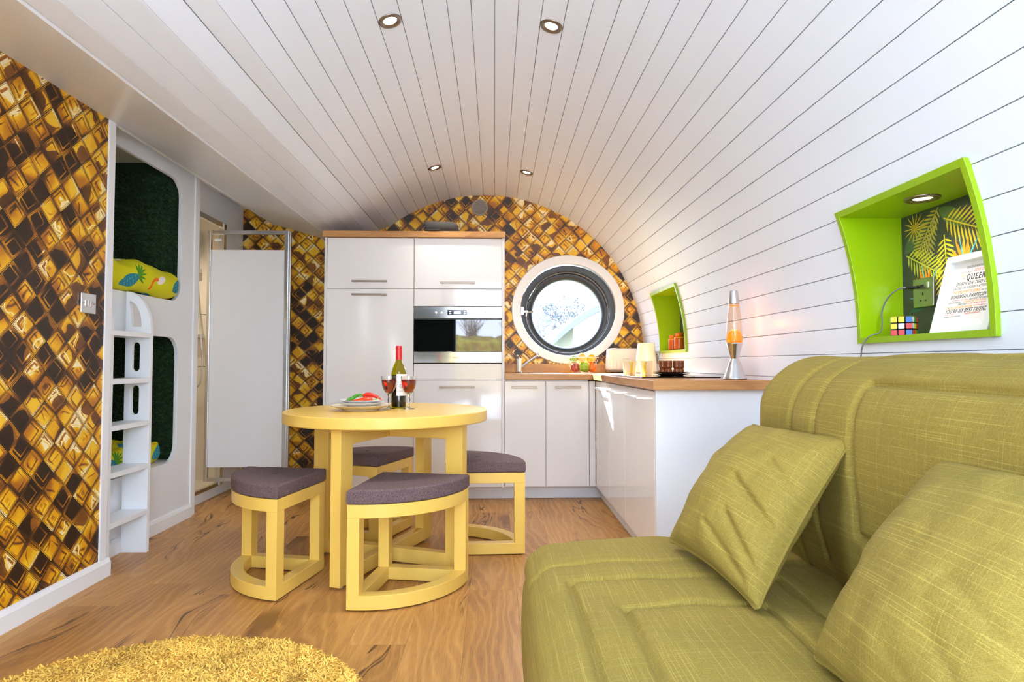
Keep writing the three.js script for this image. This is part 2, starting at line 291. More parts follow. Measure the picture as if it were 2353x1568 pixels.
{ // left wall, its jamb and skirting
  struct('wall_left', uvm(M([bx(XL - 0.1, 0, -2.7, XL, 2.03, -0.44), bx(XL - 0.1, 1.97, -0.44, XL, 2.03, ZB), bx(XL - 0.1, 0, 0.3, XL, 1.97, ZB)]), 'z'), mPaper);
  const d = struct('door_1', null);      // unseen glazed side door, added to bring daylight in beside the camera
  part('frame', M([bx(XL - 0.09, 0, -0.44, XL - 0.01, 1.97, -0.38), bx(XL - 0.09, 0, 0.24, XL - 0.01, 1.97, 0.3), bx(XL - 0.09, 1.91, -0.38, XL - 0.01, 1.97, 0.24), bx(XL - 0.09, 0, -0.38, XL - 0.01, 0.08, 0.24)]), mDark, d);
  for (const z of [-0.07]) part('pane', new THREE.PlaneGeometry(0.61, 1.83).rotateY(Math.PI / 2).translate(XL - 0.05, 0.995, z), mPane, d);
  struct('trim_1', M([bx(XL - 0.135, 0, -2.745, XL + 0.006, 2.03, -2.698, 0.003), bx(-1.85, 0, -2.765, -1.79, 2.12, -2.735, 0.003)]), mWhite);
  const sk = (L, z) => extr(poly([[0, 0], [0.016, 0], [0.016, 0.06], [0.012, 0.068], [0.008, 0.076], [0, 0.078]]), L).translate(0, 0, z);
  struct('baseboard_left', sk(2.32, -2.762).translate(XL, 0, 0), mWhite);
  struct('baseboard_bunk', sk(1.045, -3.79).translate(-1.85, 0, 0), mWhite);
}
{ // rear wall behind the camera: dark panel added for reflections, left of the wide glazed doorway
  struct('wall_rear', M([bx(1.14, 0, ZB, 1.4, 2.3, ZB + 0.12), bx(-0.6, 2.14, ZB, 1.14, 2.4, ZB + 0.12)]), mWhite);
  struct('wall_rear_left', bx(-1.9, 0, ZB, -0.6, 2.3, ZB + 0.12), mWhite);
  struct('added_panel_3', bx(-1.4, 0.95, ZB - 0.012, -0.61, 1.85, ZB), std('#16211a', 0.8));  // unseen dark panel, added to darken the left of the microwave reflection
  struct('trim_2', M([bx(-0.62, 0, ZB - 0.02, -0.58, 2.16, ZB + 0.14, 0.004), bx(1.11, 0, ZB - 0.02, 1.15, 2.16, ZB + 0.14, 0.004), bx(-0.58, 2.12, ZB - 0.02, 1.11, 2.16, ZB + 0.14, 0.004)]), mDark);
}
{ // outer roof over the wing, walls round bunks and shower
  struct('wall_bunk_back', bx(-2.8, 0, -4.9, -2.62, 2.2, -1.7), mWhite);
  struct('wall_wing_near', bx(-2.8, 0, -1.75, -1.79, 2.2, -1.68), mWhite);
}
{ // round window
  const w = struct('window_1', null), cx = 0.579, cy = 1.345;
  const ring = (pts, y = cy, sy = 1) => { const g = new THREE.LatheGeometry(pts.map((p) => new THREE.Vector2(p[0], p[1])), 96); g.rotateX(Math.PI / 2); g.scale(1, sy, 1); g.translate(cx, y, 0); return g; };
  part('trim_ring', ring([[0.374, ZF - 0.02], [0.374, ZF + 0.012], [0.379, ZF + 0.016], [0.438, ZF + 0.016], [0.443, ZF + 0.011], [0.443, ZF]], 1.352, 0.965), mWhite, w);
  part('frame', ring([[0.374, ZF - 0.14], [0.332, ZF - 0.14], [0.328, ZF - 0.05], [0.331, ZF - 0.02], [0.336, ZF - 0.012], [0.378, ZF - 0.012]], 1.333, 0.975), mDark, w);
  part('seal', ring([[0.333, ZF - 0.05], [0.324, ZF - 0.05], [0.324, ZF - 0.14], [0.333, ZF - 0.14]], 1.333, 0.975), std('#a9a9ae', 0.5), w, 'pale grey rubber seal');
  part('sash', ring([[0.325, ZF - 0.13], [0.325, ZF - 0.066], [0.32, ZF - 0.06], [0.29, ZF - 0.064], [0.275, ZF - 0.084], [0.272, ZF - 0.125], [0.325, ZF - 0.13]], 1.326, 0.985), mDark, w);
  const pane = new THREE.CircleGeometry(0.29, 64); pane.translate(cx, 1.322, ZF - 0.115);
  part('pane', pane, mPane, w);
  const l = part('latch', M([bx(0.208, 1.31, ZF - 0.03, 0.232, 1.372, ZF - 0.008, 0.003), bx(0.232, 1.325, ZF - 0.035, 0.262, 1.345, ZF + 0.0, 0.004), cyl([0.25, 1.33, ZF - 0.02], [0.305, 1.338, ZF - 0.045], 0.009), cyl([0.252, 1.335, ZF - 0.0], [0.246, 1.296, ZF + 0.008], 0.006), bx(0.3, 1.322, ZF - 0.07, 0.336, 1.356, ZF - 0.05, 0.003)]), mChrome, w, 'chrome window latch');
}

// ------------------------------------------------------------------ sofa bed and cushions
const seg2 = (x, y, [ax, ay, bx_, by]) => { const t = clamp(((x - ax) * (bx_ - ax) + (y - ay) * (by - ay)) / ((bx_ - ax) ** 2 + (by - ay) ** 2)); return Math.hypot(x - ax - t * (bx_ - ax), y - ay - t * (by - ay)); };
{
  const sofa = thing('sofa_bed', 'olive green linen sofa bed with quilted seat and back along the curved right wall', 'sofa', [0.45, 0, -0.8]);
  const seatSeams = [[0, -1.535, 0.9, -1.535], [0.176, -1.42, 0.66, -1.42], [0.176, -1.42, 0.176, 0], [0.66, -1.42, 0.66, 0], [0.27, -1.264, 0.56, -1.264], [0.27, -1.264, 0.27, -0.1], [0.56, -1.264, 0.56, -0.1]];
  const q = (x, y, S, d) => { let m = 9; for (const s of S) m = Math.min(m, seg2(x, y, s)); return -d * Math.exp(-((m / 0.0075) ** 2)) + 0.005 * (1 - Math.exp(-m / 0.018)); };
  const sg = softBox([0.088, 0.012, -1.79], [0.86, 0.42, 0.14], 0.075, [130, 40, 380], (P, n) => {
    let e = 0;
    if (n.y > -0.3) e += q(P.x, P.z, seatSeams, 0.011) * clamp(n.y + 0.3);
    if (n.y < 0.6) e += 0.010 * Math.sin(P.y * 7) - 0.007 * Math.exp(-(((P.y - 0.33) / 0.012) ** 2));
    e += (fbm(P.x * 7, P.z * 7 + P.y * 5, 2) - 0.5) * 0.014 + 0.012 * Math.sin(clamp((P.x - 0.088) / 0.77) * Math.PI) * clamp(n.y);
    return e;
  });
  sg.translate(-0.45, 0, 0.8); part('seat', sg, mLinen, sofa);
  const backSeams = [[-1.535, 0.3, -1.535, 1.1], [-1.42, 0.47, -1.42, 0.975], [-1.42, 0.975, 0, 0.975], [-1.264, 0.56, -1.264, 0.885], [-1.264, 0.885, -0.1, 0.885], [-1.264, 0.56, -0.1, 0.56]];
  const bg = softBox([0.775, 0.33, -1.815], [1.062, 0.948, 0.14], 0.142, [44, 110, 360], (P, n) => {
    let e = q(P.z, P.y + (P.x - 0.8) * 0.35, backSeams, 0.012) * clamp(0.4 - n.x, 0, 1) + (fbm(P.z * 6, P.y * 7 + P.x * 4, 2) - 0.5) * 0.016;
    const lean = 0.02 - 0.045 * Math.sin(Math.PI * clamp((P.y - 0.42) / 0.58)) * clamp((1.06 - P.x) / 0.2);
    return V3(n.x * e + lean, n.y * e, n.z * e);
  });
  bg.translate(-0.45, 0, 0.8); part('backrest', bg, mLinen, sofa);
}
function pillow(BL, BR, TR, TL, T, seed, folds = 1) {   // a square cushion through four corners
  const N = 80, c = [BL, BR, TR, TL].map((p) => V3(...p)), nrm = c[1].clone().sub(c[0]).cross(c[3].clone().sub(c[0])).normalize(), parts = [];
  const mid = c[0].clone().add(c[1]).add(c[2]).add(c[3]).multiplyScalar(0.25), w = c[0].distanceTo(c[1]);
  for (const s of [1, -1]) {
    const g = new THREE.PlaneGeometry(1, 1, N, N), p = g.attributes.position, uv = g.attributes.uv;
    for (let i = 0; i < p.count; i++) {
      const u = p.getX(i) + 0.5, v = p.getY(i) + 0.5;
      const P = c[0].clone().multiplyScalar((1 - u) * (1 - v)).addScaledVector(c[1], u * (1 - v)).addScaledVector(c[2], u * v).addScaledVector(c[3], (1 - u) * v);
      const pin = 0.13 * (Math.sin(Math.PI * u) * (Math.pow(Math.abs(2 * v - 1), 3)) + Math.sin(Math.PI * v) * Math.pow(Math.abs(2 * u - 1), 3)) * 0.5;
      P.lerp(mid, pin);
      const e = Math.pow(Math.max(0, Math.sin(Math.PI * u) * Math.sin(Math.PI * v)), 0.42), edge = Math.min(u, 1 - u, v, 1 - v);
      const cr = (fbm(u * 5 + seed, v * 5, 3) - 0.5), rad = Math.sin(Math.atan2(v - 0.5, u - 0.5) * 9 + seed) * Math.exp(-edge * 9) * 0.006;
      let fold = 0; for (const [f, wd, am] of [[[0.6, 0.5, 0.99, 0.34], 0.022, 0.013], [[0.66, 0.3, 0.97, 0.12], 0.02, 0.012], [[0.74, 0.68, 0.99, 0.58], 0.02, 0.01], [[0.52, 0.2, 0.9, 0.06], 0.018, 0.008]]) fold -= folds * am * Math.exp(-((seg2(u, v, f) / wd) ** 2));
      P.addScaledVector(nrm, s * ((s > 0 ? T : T * 0.5) * e + (cr * 0.013 + rad + fold) * smooth(0, 0.08, edge) + 0.0012));
      p.setXYZ(i, P.x, P.y, P.z); uv.setXY(i, u * w + seed, v * w);
    }
    if (s < 0) { const ix = g.index.array; for (let k = 0; k < ix.length; k += 3) { const t = ix[k]; ix[k] = ix[k + 1]; ix[k + 1] = t; } }
    g.computeVertexNormals(); parts.push(g);
  }
  return M(parts);
}
function cushion(label, BL, BR, TR, TL, T, seed, folds) {
  const t = thing('scatter_cushion', label, 'cushion', [(BL[0] + BR[0]) / 2, BL[1], (BL[2] + BR[2]) / 2]), o = t.position;
  const g = pillow(BL, BR, TR, TL, T, seed, folds).translate(-o.x, -o.y, -o.z); part('cover', g, mLinen, t);
  const mid = [0, 1, 2].map((k) => (BL[k] + BR[k] + TR[k] + TL[k]) / 4), C = [BL, BR, TR, TL], pts = [];
  for (let s = 0; s < 4; s++) for (let k = 0; k < 12; k++) { const u = k / 12, A = C[s], B = C[(s + 1) % 4], pin = 0.065 * Math.sin(Math.PI * u); pts.push([0, 1, 2].map((i) => (A[i] + (B[i] - A[i]) * u) * (1 - pin) + mid[i] * pin - [o.x, o.y, o.z][i])); }
  part('seam', tube(pts, 0.0032, 160, true, 6), mLinen, t);
}
cushion('olive linen cushion leaning on the sofa back, the whole one nearer the kitchen', [0.465, 0.462, -1.62], [0.517, 0.447, -1.2], [0.762, 0.765, -1.285], [0.72, 0.757, -1.685], 0.1, 1.3);
cushion('olive linen cushion cut off by the right edge of the photo, nearest the camera', [0.525, 0.45, -1.0], [0.50, 0.45, -0.56], [0.772, 0.775, -0.60], [0.765, 0.765, -1.02], 0.1, 4.7, 0.25);

// ------------------------------------------------------------------ table and stools
const tableTop = 0.712, TC = [-0.505, -2.915];
{
  const t = thing('round_table', 'round yellow painted dining table with crossed frame legs', 'table', [TC[0], 0, TC[1]], -0.378);
  const top = lathe([[0, 0.662], [0.466, 0.662], [0.469, 0.664], [0.47, 0.668], [0.47, 0.707], [0.4685, 0.7105], [0.465, 0.712], [0, 0.712]], 96);
  part('tabletop', top, mYellow, t);
  for (let k = 0; k < 4; k++) {
    const a = (k * Math.PI) / 2, g = bx(0.315, 0.012, -0.025, 0.4, 0.662, 0.025, 0.003); g.rotateY(a);
    const l = part('leg', g, mYellow, t);
    const f = lathe([[0, 0], [0.011, 0], [0.011, 0.012], [0, 0.012]], 12).translate(0.36, 0, 0); f.rotateY(a); part('foot', f, mWhite, l);
    const ap = bx(0.024, 0.588, -0.024, 0.316, 0.662, 0.024, 0.003); ap.rotateY(a); part('apron', ap, mYellow, t);
    const ra = bx(0.024, 0.012, -0.024, 0.316, 0.075, 0.024, 0.003); ra.rotateY(a); part('base_rail', ra, mYellow, t);
  }
  for (const [a, b] of [[0.588, 0.661], [0.012, 0.075]]) part('centre_block', bx(-0.0245, a, -0.0245, 0.0245, b, 0.0245), mYellow, t);
}
const SR = 0.385, SH = 0.397;
function quarter(r, c = 0) { const s = new THREE.Shape(); s.moveTo(c, c); s.lineTo(r, c); s.absarc(0, 0, Math.hypot(r, c), Math.atan2(c, r), Math.PI / 2 - Math.atan2(c, r), false); s.lineTo(c, c); return s; }
function quarterRing() {
  const s = new THREE.Shape(); s.moveTo(0, 0); s.lineTo(SR, 0); s.absarc(0, 0, SR, 0, Math.PI / 2, false); s.lineTo(0, 0);
  const w = 0.048, ri = SR - 0.052, a = Math.asin(w / ri), h = new THREE.Path(); h.moveTo(w, w); h.lineTo(w, ri * Math.cos(a)); h.absarc(0, 0, ri, Math.PI / 2 - a, a, true); h.lineTo(w, w); s.holes.push(h); return s;
}
const flat = (g) => g.rotateX(Math.PI / 2);    // shape plane (x, y) becomes (x, z); extrusion goes down
function makeStool() {
  const t = thing('quarter_stool', 'x', 'stool');
  part('base_rail', flat(extr(quarterRing(), 0.052, 0.0015, 40, 1)).translate(0, 0.058, 0), mYellow, t);
  part('seat_rail', flat(extr(quarterRing(), 0.05, 0.0015, 40, 1)).translate(0, SH, 0), mYellow, t);
  const a = Math.asin(0.047 / SR), tip = new THREE.Shape(); tip.moveTo(SR - 0.052, 0); tip.lineTo(SR, 0); tip.absarc(0, 0, SR, 0, a, false); tip.lineTo(SR - 0.052, SR * Math.sin(a)); tip.closePath();
  const tip2 = new THREE.Shape(); tip2.moveTo(0, SR - 0.052); tip2.lineTo(SR * Math.sin(a), SR - 0.052); tip2.absarc(0, 0, SR, Math.PI / 2 - a, Math.PI / 2, false); tip2.closePath();
  for (const s of [poly([[0.001, 0.001], [0.047, 0.001], [0.047, 0.047], [0.001, 0.047]]), tip, tip2]) part('leg', flat(extr(s, SH - 0.05 - 0.057, 0.001, 12, 1)).translate(0, SH - 0.05, 0), mYellow, t);
  const foot = [[0.03, 0.03], [SR - 0.035, 0.03], [0.03, SR - 0.035]].map(([x, z]) => lathe([[0, 0], [0.011, 0], [0.011, 0.0065], [0, 0.0065]], 12).translate(x, 0, z));
  for (const f of foot) part('foot', f, mWhite, t);
  const c = flat(extr(quarter(SR + 0.003, -0.003), 0.052, 0.009, 40, 4)).translate(0, SH + 0.053, 0);
  { const p = c.attributes.position; for (let i = 0; i < p.count; i++) if (p.getY(i) > SH + 0.03) { const x = p.getX(i) - 0.15, z = p.getZ(i) - 0.15; p.setY(i, p.getY(i) + 0.006 - 0.05 * (x * x + z * z)); } }
  const cu = part('seat_pad', uvm(c, 'x'), mTweed, t);
  part('button', lathe([[0, 0.004], [0.008, 0.003], [0.012, 0], [0, -0.002]], 16).translate(0.155, SH + 0.056, 0.155), mTweed, cu);
  return t;
}
const stool0 = makeStool();
[[[-0.49, -2.709], -0.165, 'front yellow quarter stool with brown pad, nearest the camera'],
 [[-0.765, -2.802], -1.785, 'left yellow quarter stool with brown pad, in front of the shower door'],
 [[-0.235, -2.975], 1.6, 'right yellow quarter stool with brown pad, in front of the base cupboards'],
 [[-0.6, -3.16], 2.78, 'rear yellow quarter stool with brown pad, seen behind the table legs']].forEach(([p, a, label], i) => {
  const s = i ? copyOf(stool0, label, 'quarter stools round the table') : tag(stool0, label, 'stool', 'quarter stools round the table');
  s.position.set(p[0], 0, p[1]); s.rotation.y = a;
});
// ------------------------------------------------------------------ shaggy rug
{
  const rug = thing('round_rug', 'round shaggy mustard yellow rug on the oak floor', 'rug', [-0.905, 0, -1.485]);
  part('backing', lathe([[0, 0.0], [0.585, 0.0], [0.59, 0.006], [0.58, 0.012], [0, 0.012]], 80), std('#dca83a', 0.95), rug);
  const tuft = new THREE.BufferGeometry();   // a twisted, bent strand
  { const P = [], I = [], H = [[0, 0, 0], [0.5, 0.003, 0.003], [0.85, 0.01, 0.002], [1, 0.018, -0.004], [0.86, 0.026, -0.006]], wd = [0.0026, 0.0032, 0.0034, 0.0032, 0.002];
    H.forEach(([h, x, z], k) => { for (let a = 0; a < 4; a++) P.push(x + wd[k] * Math.cos(a * 1.571 + k * 0.6), h * 0.021, z + wd[k] * Math.sin(a * 1.571 + k * 0.6)); });
    for (let k = 0; k < 4; k++) for (let a = 0; a < 4; a++) { const b = (a + 1) % 4; I.push(k * 4 + a, k * 4 + 4 + a, k * 4 + b, k * 4 + b, k * 4 + 4 + a, k * 4 + 4 + b); }
    tuft.setAttribute('position', new THREE.Float32BufferAttribute(P, 3)); tuft.setIndex(I); tuft.computeVertexNormals(); }
  const N = 170000, im = new THREE.InstancedMesh(tuft, std('#ffffff', 0.9), N), r = rng(9), m = new THREE.Matrix4(), qn = new THREE.Quaternion(), c = new THREE.Color(), e = new THREE.Euler();
  for (let k = 0; k < N; k++) {
    const a = r() * 6.2832, rad = 0.592 * Math.sqrt(r()) * (0.99 + 0.02 * r()), x = rad * Math.cos(a), z = rad * Math.sin(a), cl = fbm(x * 12 + 20, z * 12, 2), s = 0.5 + 0.4 * r();
    e.set((r() - 0.5) * 1.5, cl * 14 + r() * 4.5, (r() - 0.5) * 1.5); qn.setFromEuler(e);
    m.compose(V3(x, 0.006, z), qn, V3(s, s * (0.8 + 0.6 * cl), s)); im.setMatrixAt(k, m);
    const v = 0.84 + 0.26 * r() + (cl - 0.5) * 0.4; c.setRGB(0.92 * v, 0.58 * v, 0.11 * v); im.setColorAt(k, c);
  }
  im.name = 'pile'; im.userData.kind = 'stuff'; im.castShadow = im.receiveShadow = true; rug.add(im);
}

// ------------------------------------------------------------------ kitchen
const ZD = -4.14;                                // fronts of the far run
function barHandle(x, y, len, parent, mat = mNickel) {   // on the far run, facing the room
  return part('handle', M([bx(x - len / 2, y - 0.006, ZD + 0.028, x + len / 2, y + 0.006, ZD + 0.036, 0.0015), bx(x - len / 2 + 0.012, y - 0.004, ZD + 0.001, x - len / 2 + 0.022, y + 0.004, ZD + 0.03), bx(x + len / 2 - 0.022, y - 0.004, ZD + 0.001, x + len / 2 - 0.012, y + 0.004, ZD + 0.03)]), mat, parent, 'slim brushed bar handle');
}
const front = (x0, y0, x1, y1) => bx(x0 + 0.0012, y0 + 0.0012, ZD - 0.019, x1 - 0.0012, y1 - 0.0012, ZD, 0.0015);
{
  const a = thing('tall_cabinet', 'tall glossy cream cupboard left of the microwave, one long door below a short one', 'cabinet', [-0.84, 0, -4.44]);
  const L = (g) => g.translate(0.84, 0, 4.44);
  part('carcass', L(M([bx(-1.15, 0.09, ZF + 0.01, -1.133, 1.784, ZD + 0.003), bx(-1.133, 0.09, ZF + 0.01, -0.549, 1.784, ZD - 0.02)])), mCarcass, a);
  let d = part('door', L(front(-1.133, 1.436, -0.547, 1.782)), mGloss, a); { const h = barHandle(-0.843, 1.483, 0.236, d); L(h.geometry); }
  d = part('door', L(front(-1.133, 0.095, -0.547, 1.434)), mGloss, a); { const h = barHandle(-0.843, 1.393, 0.236, d); L(h.geometry); }
  const b = thing('tall_cabinet', 'tall glossy cream cupboard housing the built-in microwave', 'cabinet', [-0.25, 0, -4.44]), R = (g) => g.translate(0.25, 0, 4.44);
  part('carcass', R(M([bx(0.052, 0.09, ZF + 0.01, 0.069, 1.784, ZD + 0.003), bx(-0.546, 0.09, ZF + 0.01, 0.05, 0.925, ZD - 0.02), bx(-0.546, 1.32, ZF + 0.01, 0.05, 1.784, ZD - 0.02), bx(-0.546, 0.925, ZF + 0.01, 0.05, 1.32, -4.5)])), mCarcass, b);
  d = part('door', R(front(-0.546, 1.436, 0.051, 1.782)), mGloss, b); { const h = barHandle(-0.249, 1.476, 0.238, d); R(h.geometry); }
  part('panel', R(front(-0.546, 1.316, 0.051, 1.434)), mGloss, b);
  part('panel', R(front(-0.546, 0.815, 0.051, 0.926)), mGloss, b);
  d = part('door', R(front(-0.546, 0.095, 0.051, 0.813)), mGloss, b); { const h = barHandle(-0.252, 0.77, 0.238, d); R(h.geometry); }
  solo('oak_top', uvm(bx(-1.16, 1.785, ZF, 0.074, 1.826, ZD + 0.022, 0.003), 'x', [0.2, 0]), mOak, 'oak board capping the two tall cream cupboards', 'worktop');
  // microwave
  const m = thing('microwave', 'built-in steel microwave with a mirrored black glass door', 'microwave', [-0.247, 0.93, -4.3]), K = (g) => g.translate(0.247, -0.93, 4.3);
  const x0 = -0.544, x1 = 0.049;
  part('body', K(bx(x0 + 0.01, 0.935, -4.49, x1 - 0.01, 1.31, ZD - 0.002)), mBlackPlastic, m);
  const cp = part('control_panel', K(bx(x0, 1.2335, ZD - 0.018, x1, 1.3125, ZD + 0.006, 0.002)), mSteel, m, 'brushed steel control strip');
  part('display', K(bx(x0 + 0.226, 1.256, ZD + 0.004, x0 + 0.358, 1.291, ZD + 0.0075, 0.001)), mBlack, cp);
  const dispTex = canvasTex(256, 72, (g, w, h) => { g.fillStyle = '#10151c'; g.fillRect(0, 0, w, h); g.strokeStyle = '#e8eef4'; g.lineWidth = 4; for (const [x, y] of [[30, 22], [30, 52], [226, 22], [226, 52]]) { g.beginPath(); g.arc(x, y, 7, 0, 7); g.stroke(); g.beginPath(); g.moveTo(x + 10, y); g.lineTo(x + 20, y); g.stroke(); } g.fillStyle = '#dfe9f2'; g.fillRect(82, 18, 94, 38); });
  const pl = new THREE.PlaneGeometry(0.128, 0.032); part('screen', K(pl.translate(x0 + 0.292, 1.2735, ZD + 0.0079)), phys('#ffffff', 0.1, { map: dispTex, emissive: '#ffffff', emissiveMap: dispTex, emissiveIntensity: 0.5 }), cp);
  for (const [x, r] of [[0.148, 0.0085], [0.186, 0.0085], [0.383, 0.0085], [0.422, 0.0085], [0.495, 0.0155]]) { const g = lathe([[0, 0.007], [r * 0.85, 0.007], [r, 0.005], [r, 0]], 24); g.rotateX(Math.PI / 2); part('knob', K(g.translate(x0 + x, 1.2735, ZD + 0.006)), mAlu, cp); }
  const gd = part('glass_door', K(bx(x0, 1.009, ZD - 0.018, x1, 1.2265, ZD + 0.004, 0.001)), phys('#07090b', 0.02, { ior: 1.75 }), m, 'black mirror glass');
  const vs = []; for (let k = 0; k < 17; k++) vs.push(bx(x0 + 0.03 + k * 0.032, 1.2268, ZD - 0.006, x0 + 0.053 + k * 0.032, 1.2325, ZD + 0.001)); part('vent_slot', K(M(vs)), mBlackPlastic, m);
  const tr = part('steel_trim', K(bx(x0, 0.932, ZD - 0.018, x1, 1.0075, ZD + 0.006, 0.002)), mSteel, m);
  const logo = canvasTex(256, 64, (g, w, h) => { g.clearRect(0, 0, w, h); g.fillStyle = '#5c5e60'; g.font = 'bold 44px sans-serif'; g.textAlign = 'center'; g.textBaseline = 'middle'; g.fillText('Hotpoint', w / 2, h / 2); });
  part('lettering', K(new THREE.PlaneGeometry(0.06, 0.015).translate(x0 + 0.285, 0.969, ZD + 0.0064)), std('#ffffff', 0.5, { map: logo, transparent: true }), tr);
}
{ // base units of the far run
  const c = thing('base_cabinet', 'glossy cream base cupboard with two doors under the sink', 'cabinet', [0.36, 0, -4.44]), L = (g) => g.translate(-0.36, 0, 4.44);
  part('carcass', L(bx(0.071, 0.09, ZF + 0.01, 0.64, 0.815, ZD - 0.02)), mCarcass, c);
  for (const [x0, x1, hx] of [[0.054, 0.348, 0.203], [0.35, 0.644, 0.5]]) { const d = part('door', L(front(Math.max(x0, 0.07), 0.095, x1, 0.808)), mGloss, c); const h = barHandle(hx, 0.768, 0.172, d); L(h.geometry); }
  part('filler', L(bx(0.646, 0.095, ZD - 0.02, 0.687, 0.808, ZD - 0.0005, 0.001)), mGloss, c);
  solo('plinth', bx(-1.15, 0.002, ZD - 0.1, 0.735, 0.0895, ZD - 0.083, 0.001), mWhite, 'white kick board under the far cupboards', 'plinth');
}
const XD = 0.69;                                  // fronts of the right run, facing the table
{
  const fz = (z0, z1) => bx(XD, 0.095, z0 + 0.0012, XD + 0.019, 0.808, z1 - 0.0012, 0.0015);
  const hz = (z, len) => M([bx(XD - 0.036, 0.762, z - len / 2, XD - 0.028, 0.774, z + len / 2, 0.0015), bx(XD - 0.03, 0.764, z - len / 2 + 0.012, XD, 0.772, z - len / 2 + 0.022), bx(XD - 0.03, 0.764, z + len / 2 - 0.022, XD, 0.772, z + len / 2 - 0.012)]);
  const info = [[-3.22, -2.62, 0.25, 'glossy cream base unit at the open end of the right run, widest of its row'], [-3.67, -3.222, 0.236, 'glossy cream base unit in the middle of the right run below the hob'], [-4.1395, -3.672, 0.236, 'glossy cream base unit in the inner corner of the right run']];
  for (const [z0, z1, hl, label] of info) {
    const zc = (z0 + z1) / 2, u = thing('base_cabinet', label, 'cabinet', [0.9, 0, zc]), T = (g) => g.translate(-0.9, 0, -zc);
    part('carcass', T(bx(XD + 0.02, 0.09, z0 + 0.001, 1.15, 0.815, z1 - 0.001)), mCarcass, u);
    const d = part('door', T(fz(z0, z1)), mGloss, u); part('handle', T(hz(zc, hl)), mChrome, d, 'chrome bar handle');
  }
  solo('end_panel', bx(XD + 0.001, 0, -2.618, 1.168, 0.815, -2.6, 0.001), mWhite, 'plain white panel closing the end of the right run', 'panel');
  solo('plinth', bx(0.735, 0.002, ZD - 0.09, 0.752, 0.0895, -2.62, 0.001), mWhite, 'white kick board under the right-hand cupboards', 'plinth');
}
const WT = 0.857;
{ // oak worktop in an L, with upstand
  const w = thing('worktop', 'oak worktop running under the round window and along the right wall', 'worktop', [0.6, 0.817, -4.2]), L = (g) => g.translate(-0.6, -0.817, 4.2);
  part('long_slab', L(uvm(bx(0.071, 0.817, ZF + 0.001, 0.664, WT, ZD + 0.024, 0.003), 'x')), mOak, w);
  part('end_slab', L(uvm(bx(0.664, 0.817, ZF + 0.001, 1.17, WT, -2.537, 0.003), 'x', [0.3, 0.2])), mOak, w);
  solo('upstand', uvm(bx(0.071, WT + 0.0005, ZF + 0.001, 0.9, 0.925, ZF + 0.018, 0.002), 'x'), mOak, 'oak upstand behind the sink below the round window', 'splashback');
}
{ // sink and tap
  const s = thing('sink', 'flat stainless steel inset sink in the oak worktop', 'sink', [0.36, WT, -4.42]);
  part('bowl', M([bx(-0.17, 0.0002, -0.19, 0.17, 0.0035, 0.19, 0.0015)]), mSteel, s);
  const rim = new THREE.Shape(); part('drainer', bx(-0.12, 0.0035, -0.15, 0.12, 0.005, 0.15, 0.0007), mSteel, s);
  const t = thing('tap', 'chrome mixer tap with an angled spout beside the tall cupboard', 'tap', [0.187, WT + 0.0035, -4.6]);
  part('body', lathe([[0, 0], [0.026, 0], [0.026, 0.006], [0.021, 0.01], [0.021, 0.1], [0.019, 0.106], [0, 0.106]], 28), mChrome, t);
  part('spout', M([cyl([0.0, 0.03, 0.0], [0.135, 0.128, 0.03], 0.0095), lathe([[0, -0.012], [0.013, -0.012], [0.013, 0.018], [0, 0.018]], 20).translate(0.138, 0.126, 0.03)]), mChrome, t);
  part('lever', cyl([0.0, 0.106, 0], [-0.012, 0.128, 0.045], 0.006), mChrome, t);
}
{ // hob
  const h = thing('hob', 'black glass hob set in the right-hand worktop', 'hob', [0.92, WT, -3.26]);
  part('glass', bx(-0.2, 0, -0.3, 0.19, 0.0055, 0.3, 0.002), phys('#08080a', 0.03), h);
  const zones = [[-0.08, -0.14, 0.075], [0.09, -0.15, 0.09], [-0.08, 0.14, 0.09], [0.09, 0.13, 0.075]];
  for (const [x, z, r] of zones) part('cooking_zone', new THREE.RingGeometry(r - 0.003, r, 48).rotateX(-Math.PI / 2).translate(x, 0.0058, z), std('#6b6b70', 0.5), h);
}

// small helper for downlights: a rim, a lens that glows and the light below it
const mBronze = std('#8d8378', 0.32, { metalness: 1 });
function downlight(name, label, p, dir, power, group, rim = 0.044, glowAt = 9) {
  const t = thing(name, label, 'light', p, 0, group), q = new THREE.Quaternion().setFromUnitVectors(V3(0, -1, 0), V3(...dir).normalize());
  const R = (g) => g.applyQuaternion(q);
  part('rim', R(lathe([[rim * 0.52, 0.004], [rim * 0.56, -0.001], [rim * 0.7, -0.005], [rim * 0.95, -0.0045], [rim, -0.001], [rim, 0.002]], 40)), mBronze, t);
  part('lens', R(new THREE.CircleGeometry(rim * 0.54, 32).rotateX(Math.PI / 2).translate(0, -0.0005, 0)), glow(new THREE.Color().setRGB(1, 0.9, 0.74), glowAt), t);
  const s = new THREE.SpotLight(new THREE.Color().setRGB(1, 0.92, 0.8), power, 0, 1.0, 0.7, 2); s.shadow.radius = 1; s.castShadow = true;
  s.position.copy(V3(0, -0.012, 0).applyQuaternion(q)); s.target.position.copy(V3(0, -1, 0).applyQuaternion(q)); t.add(s, s.target); s.name = 'lamp_light';
  return t;
}
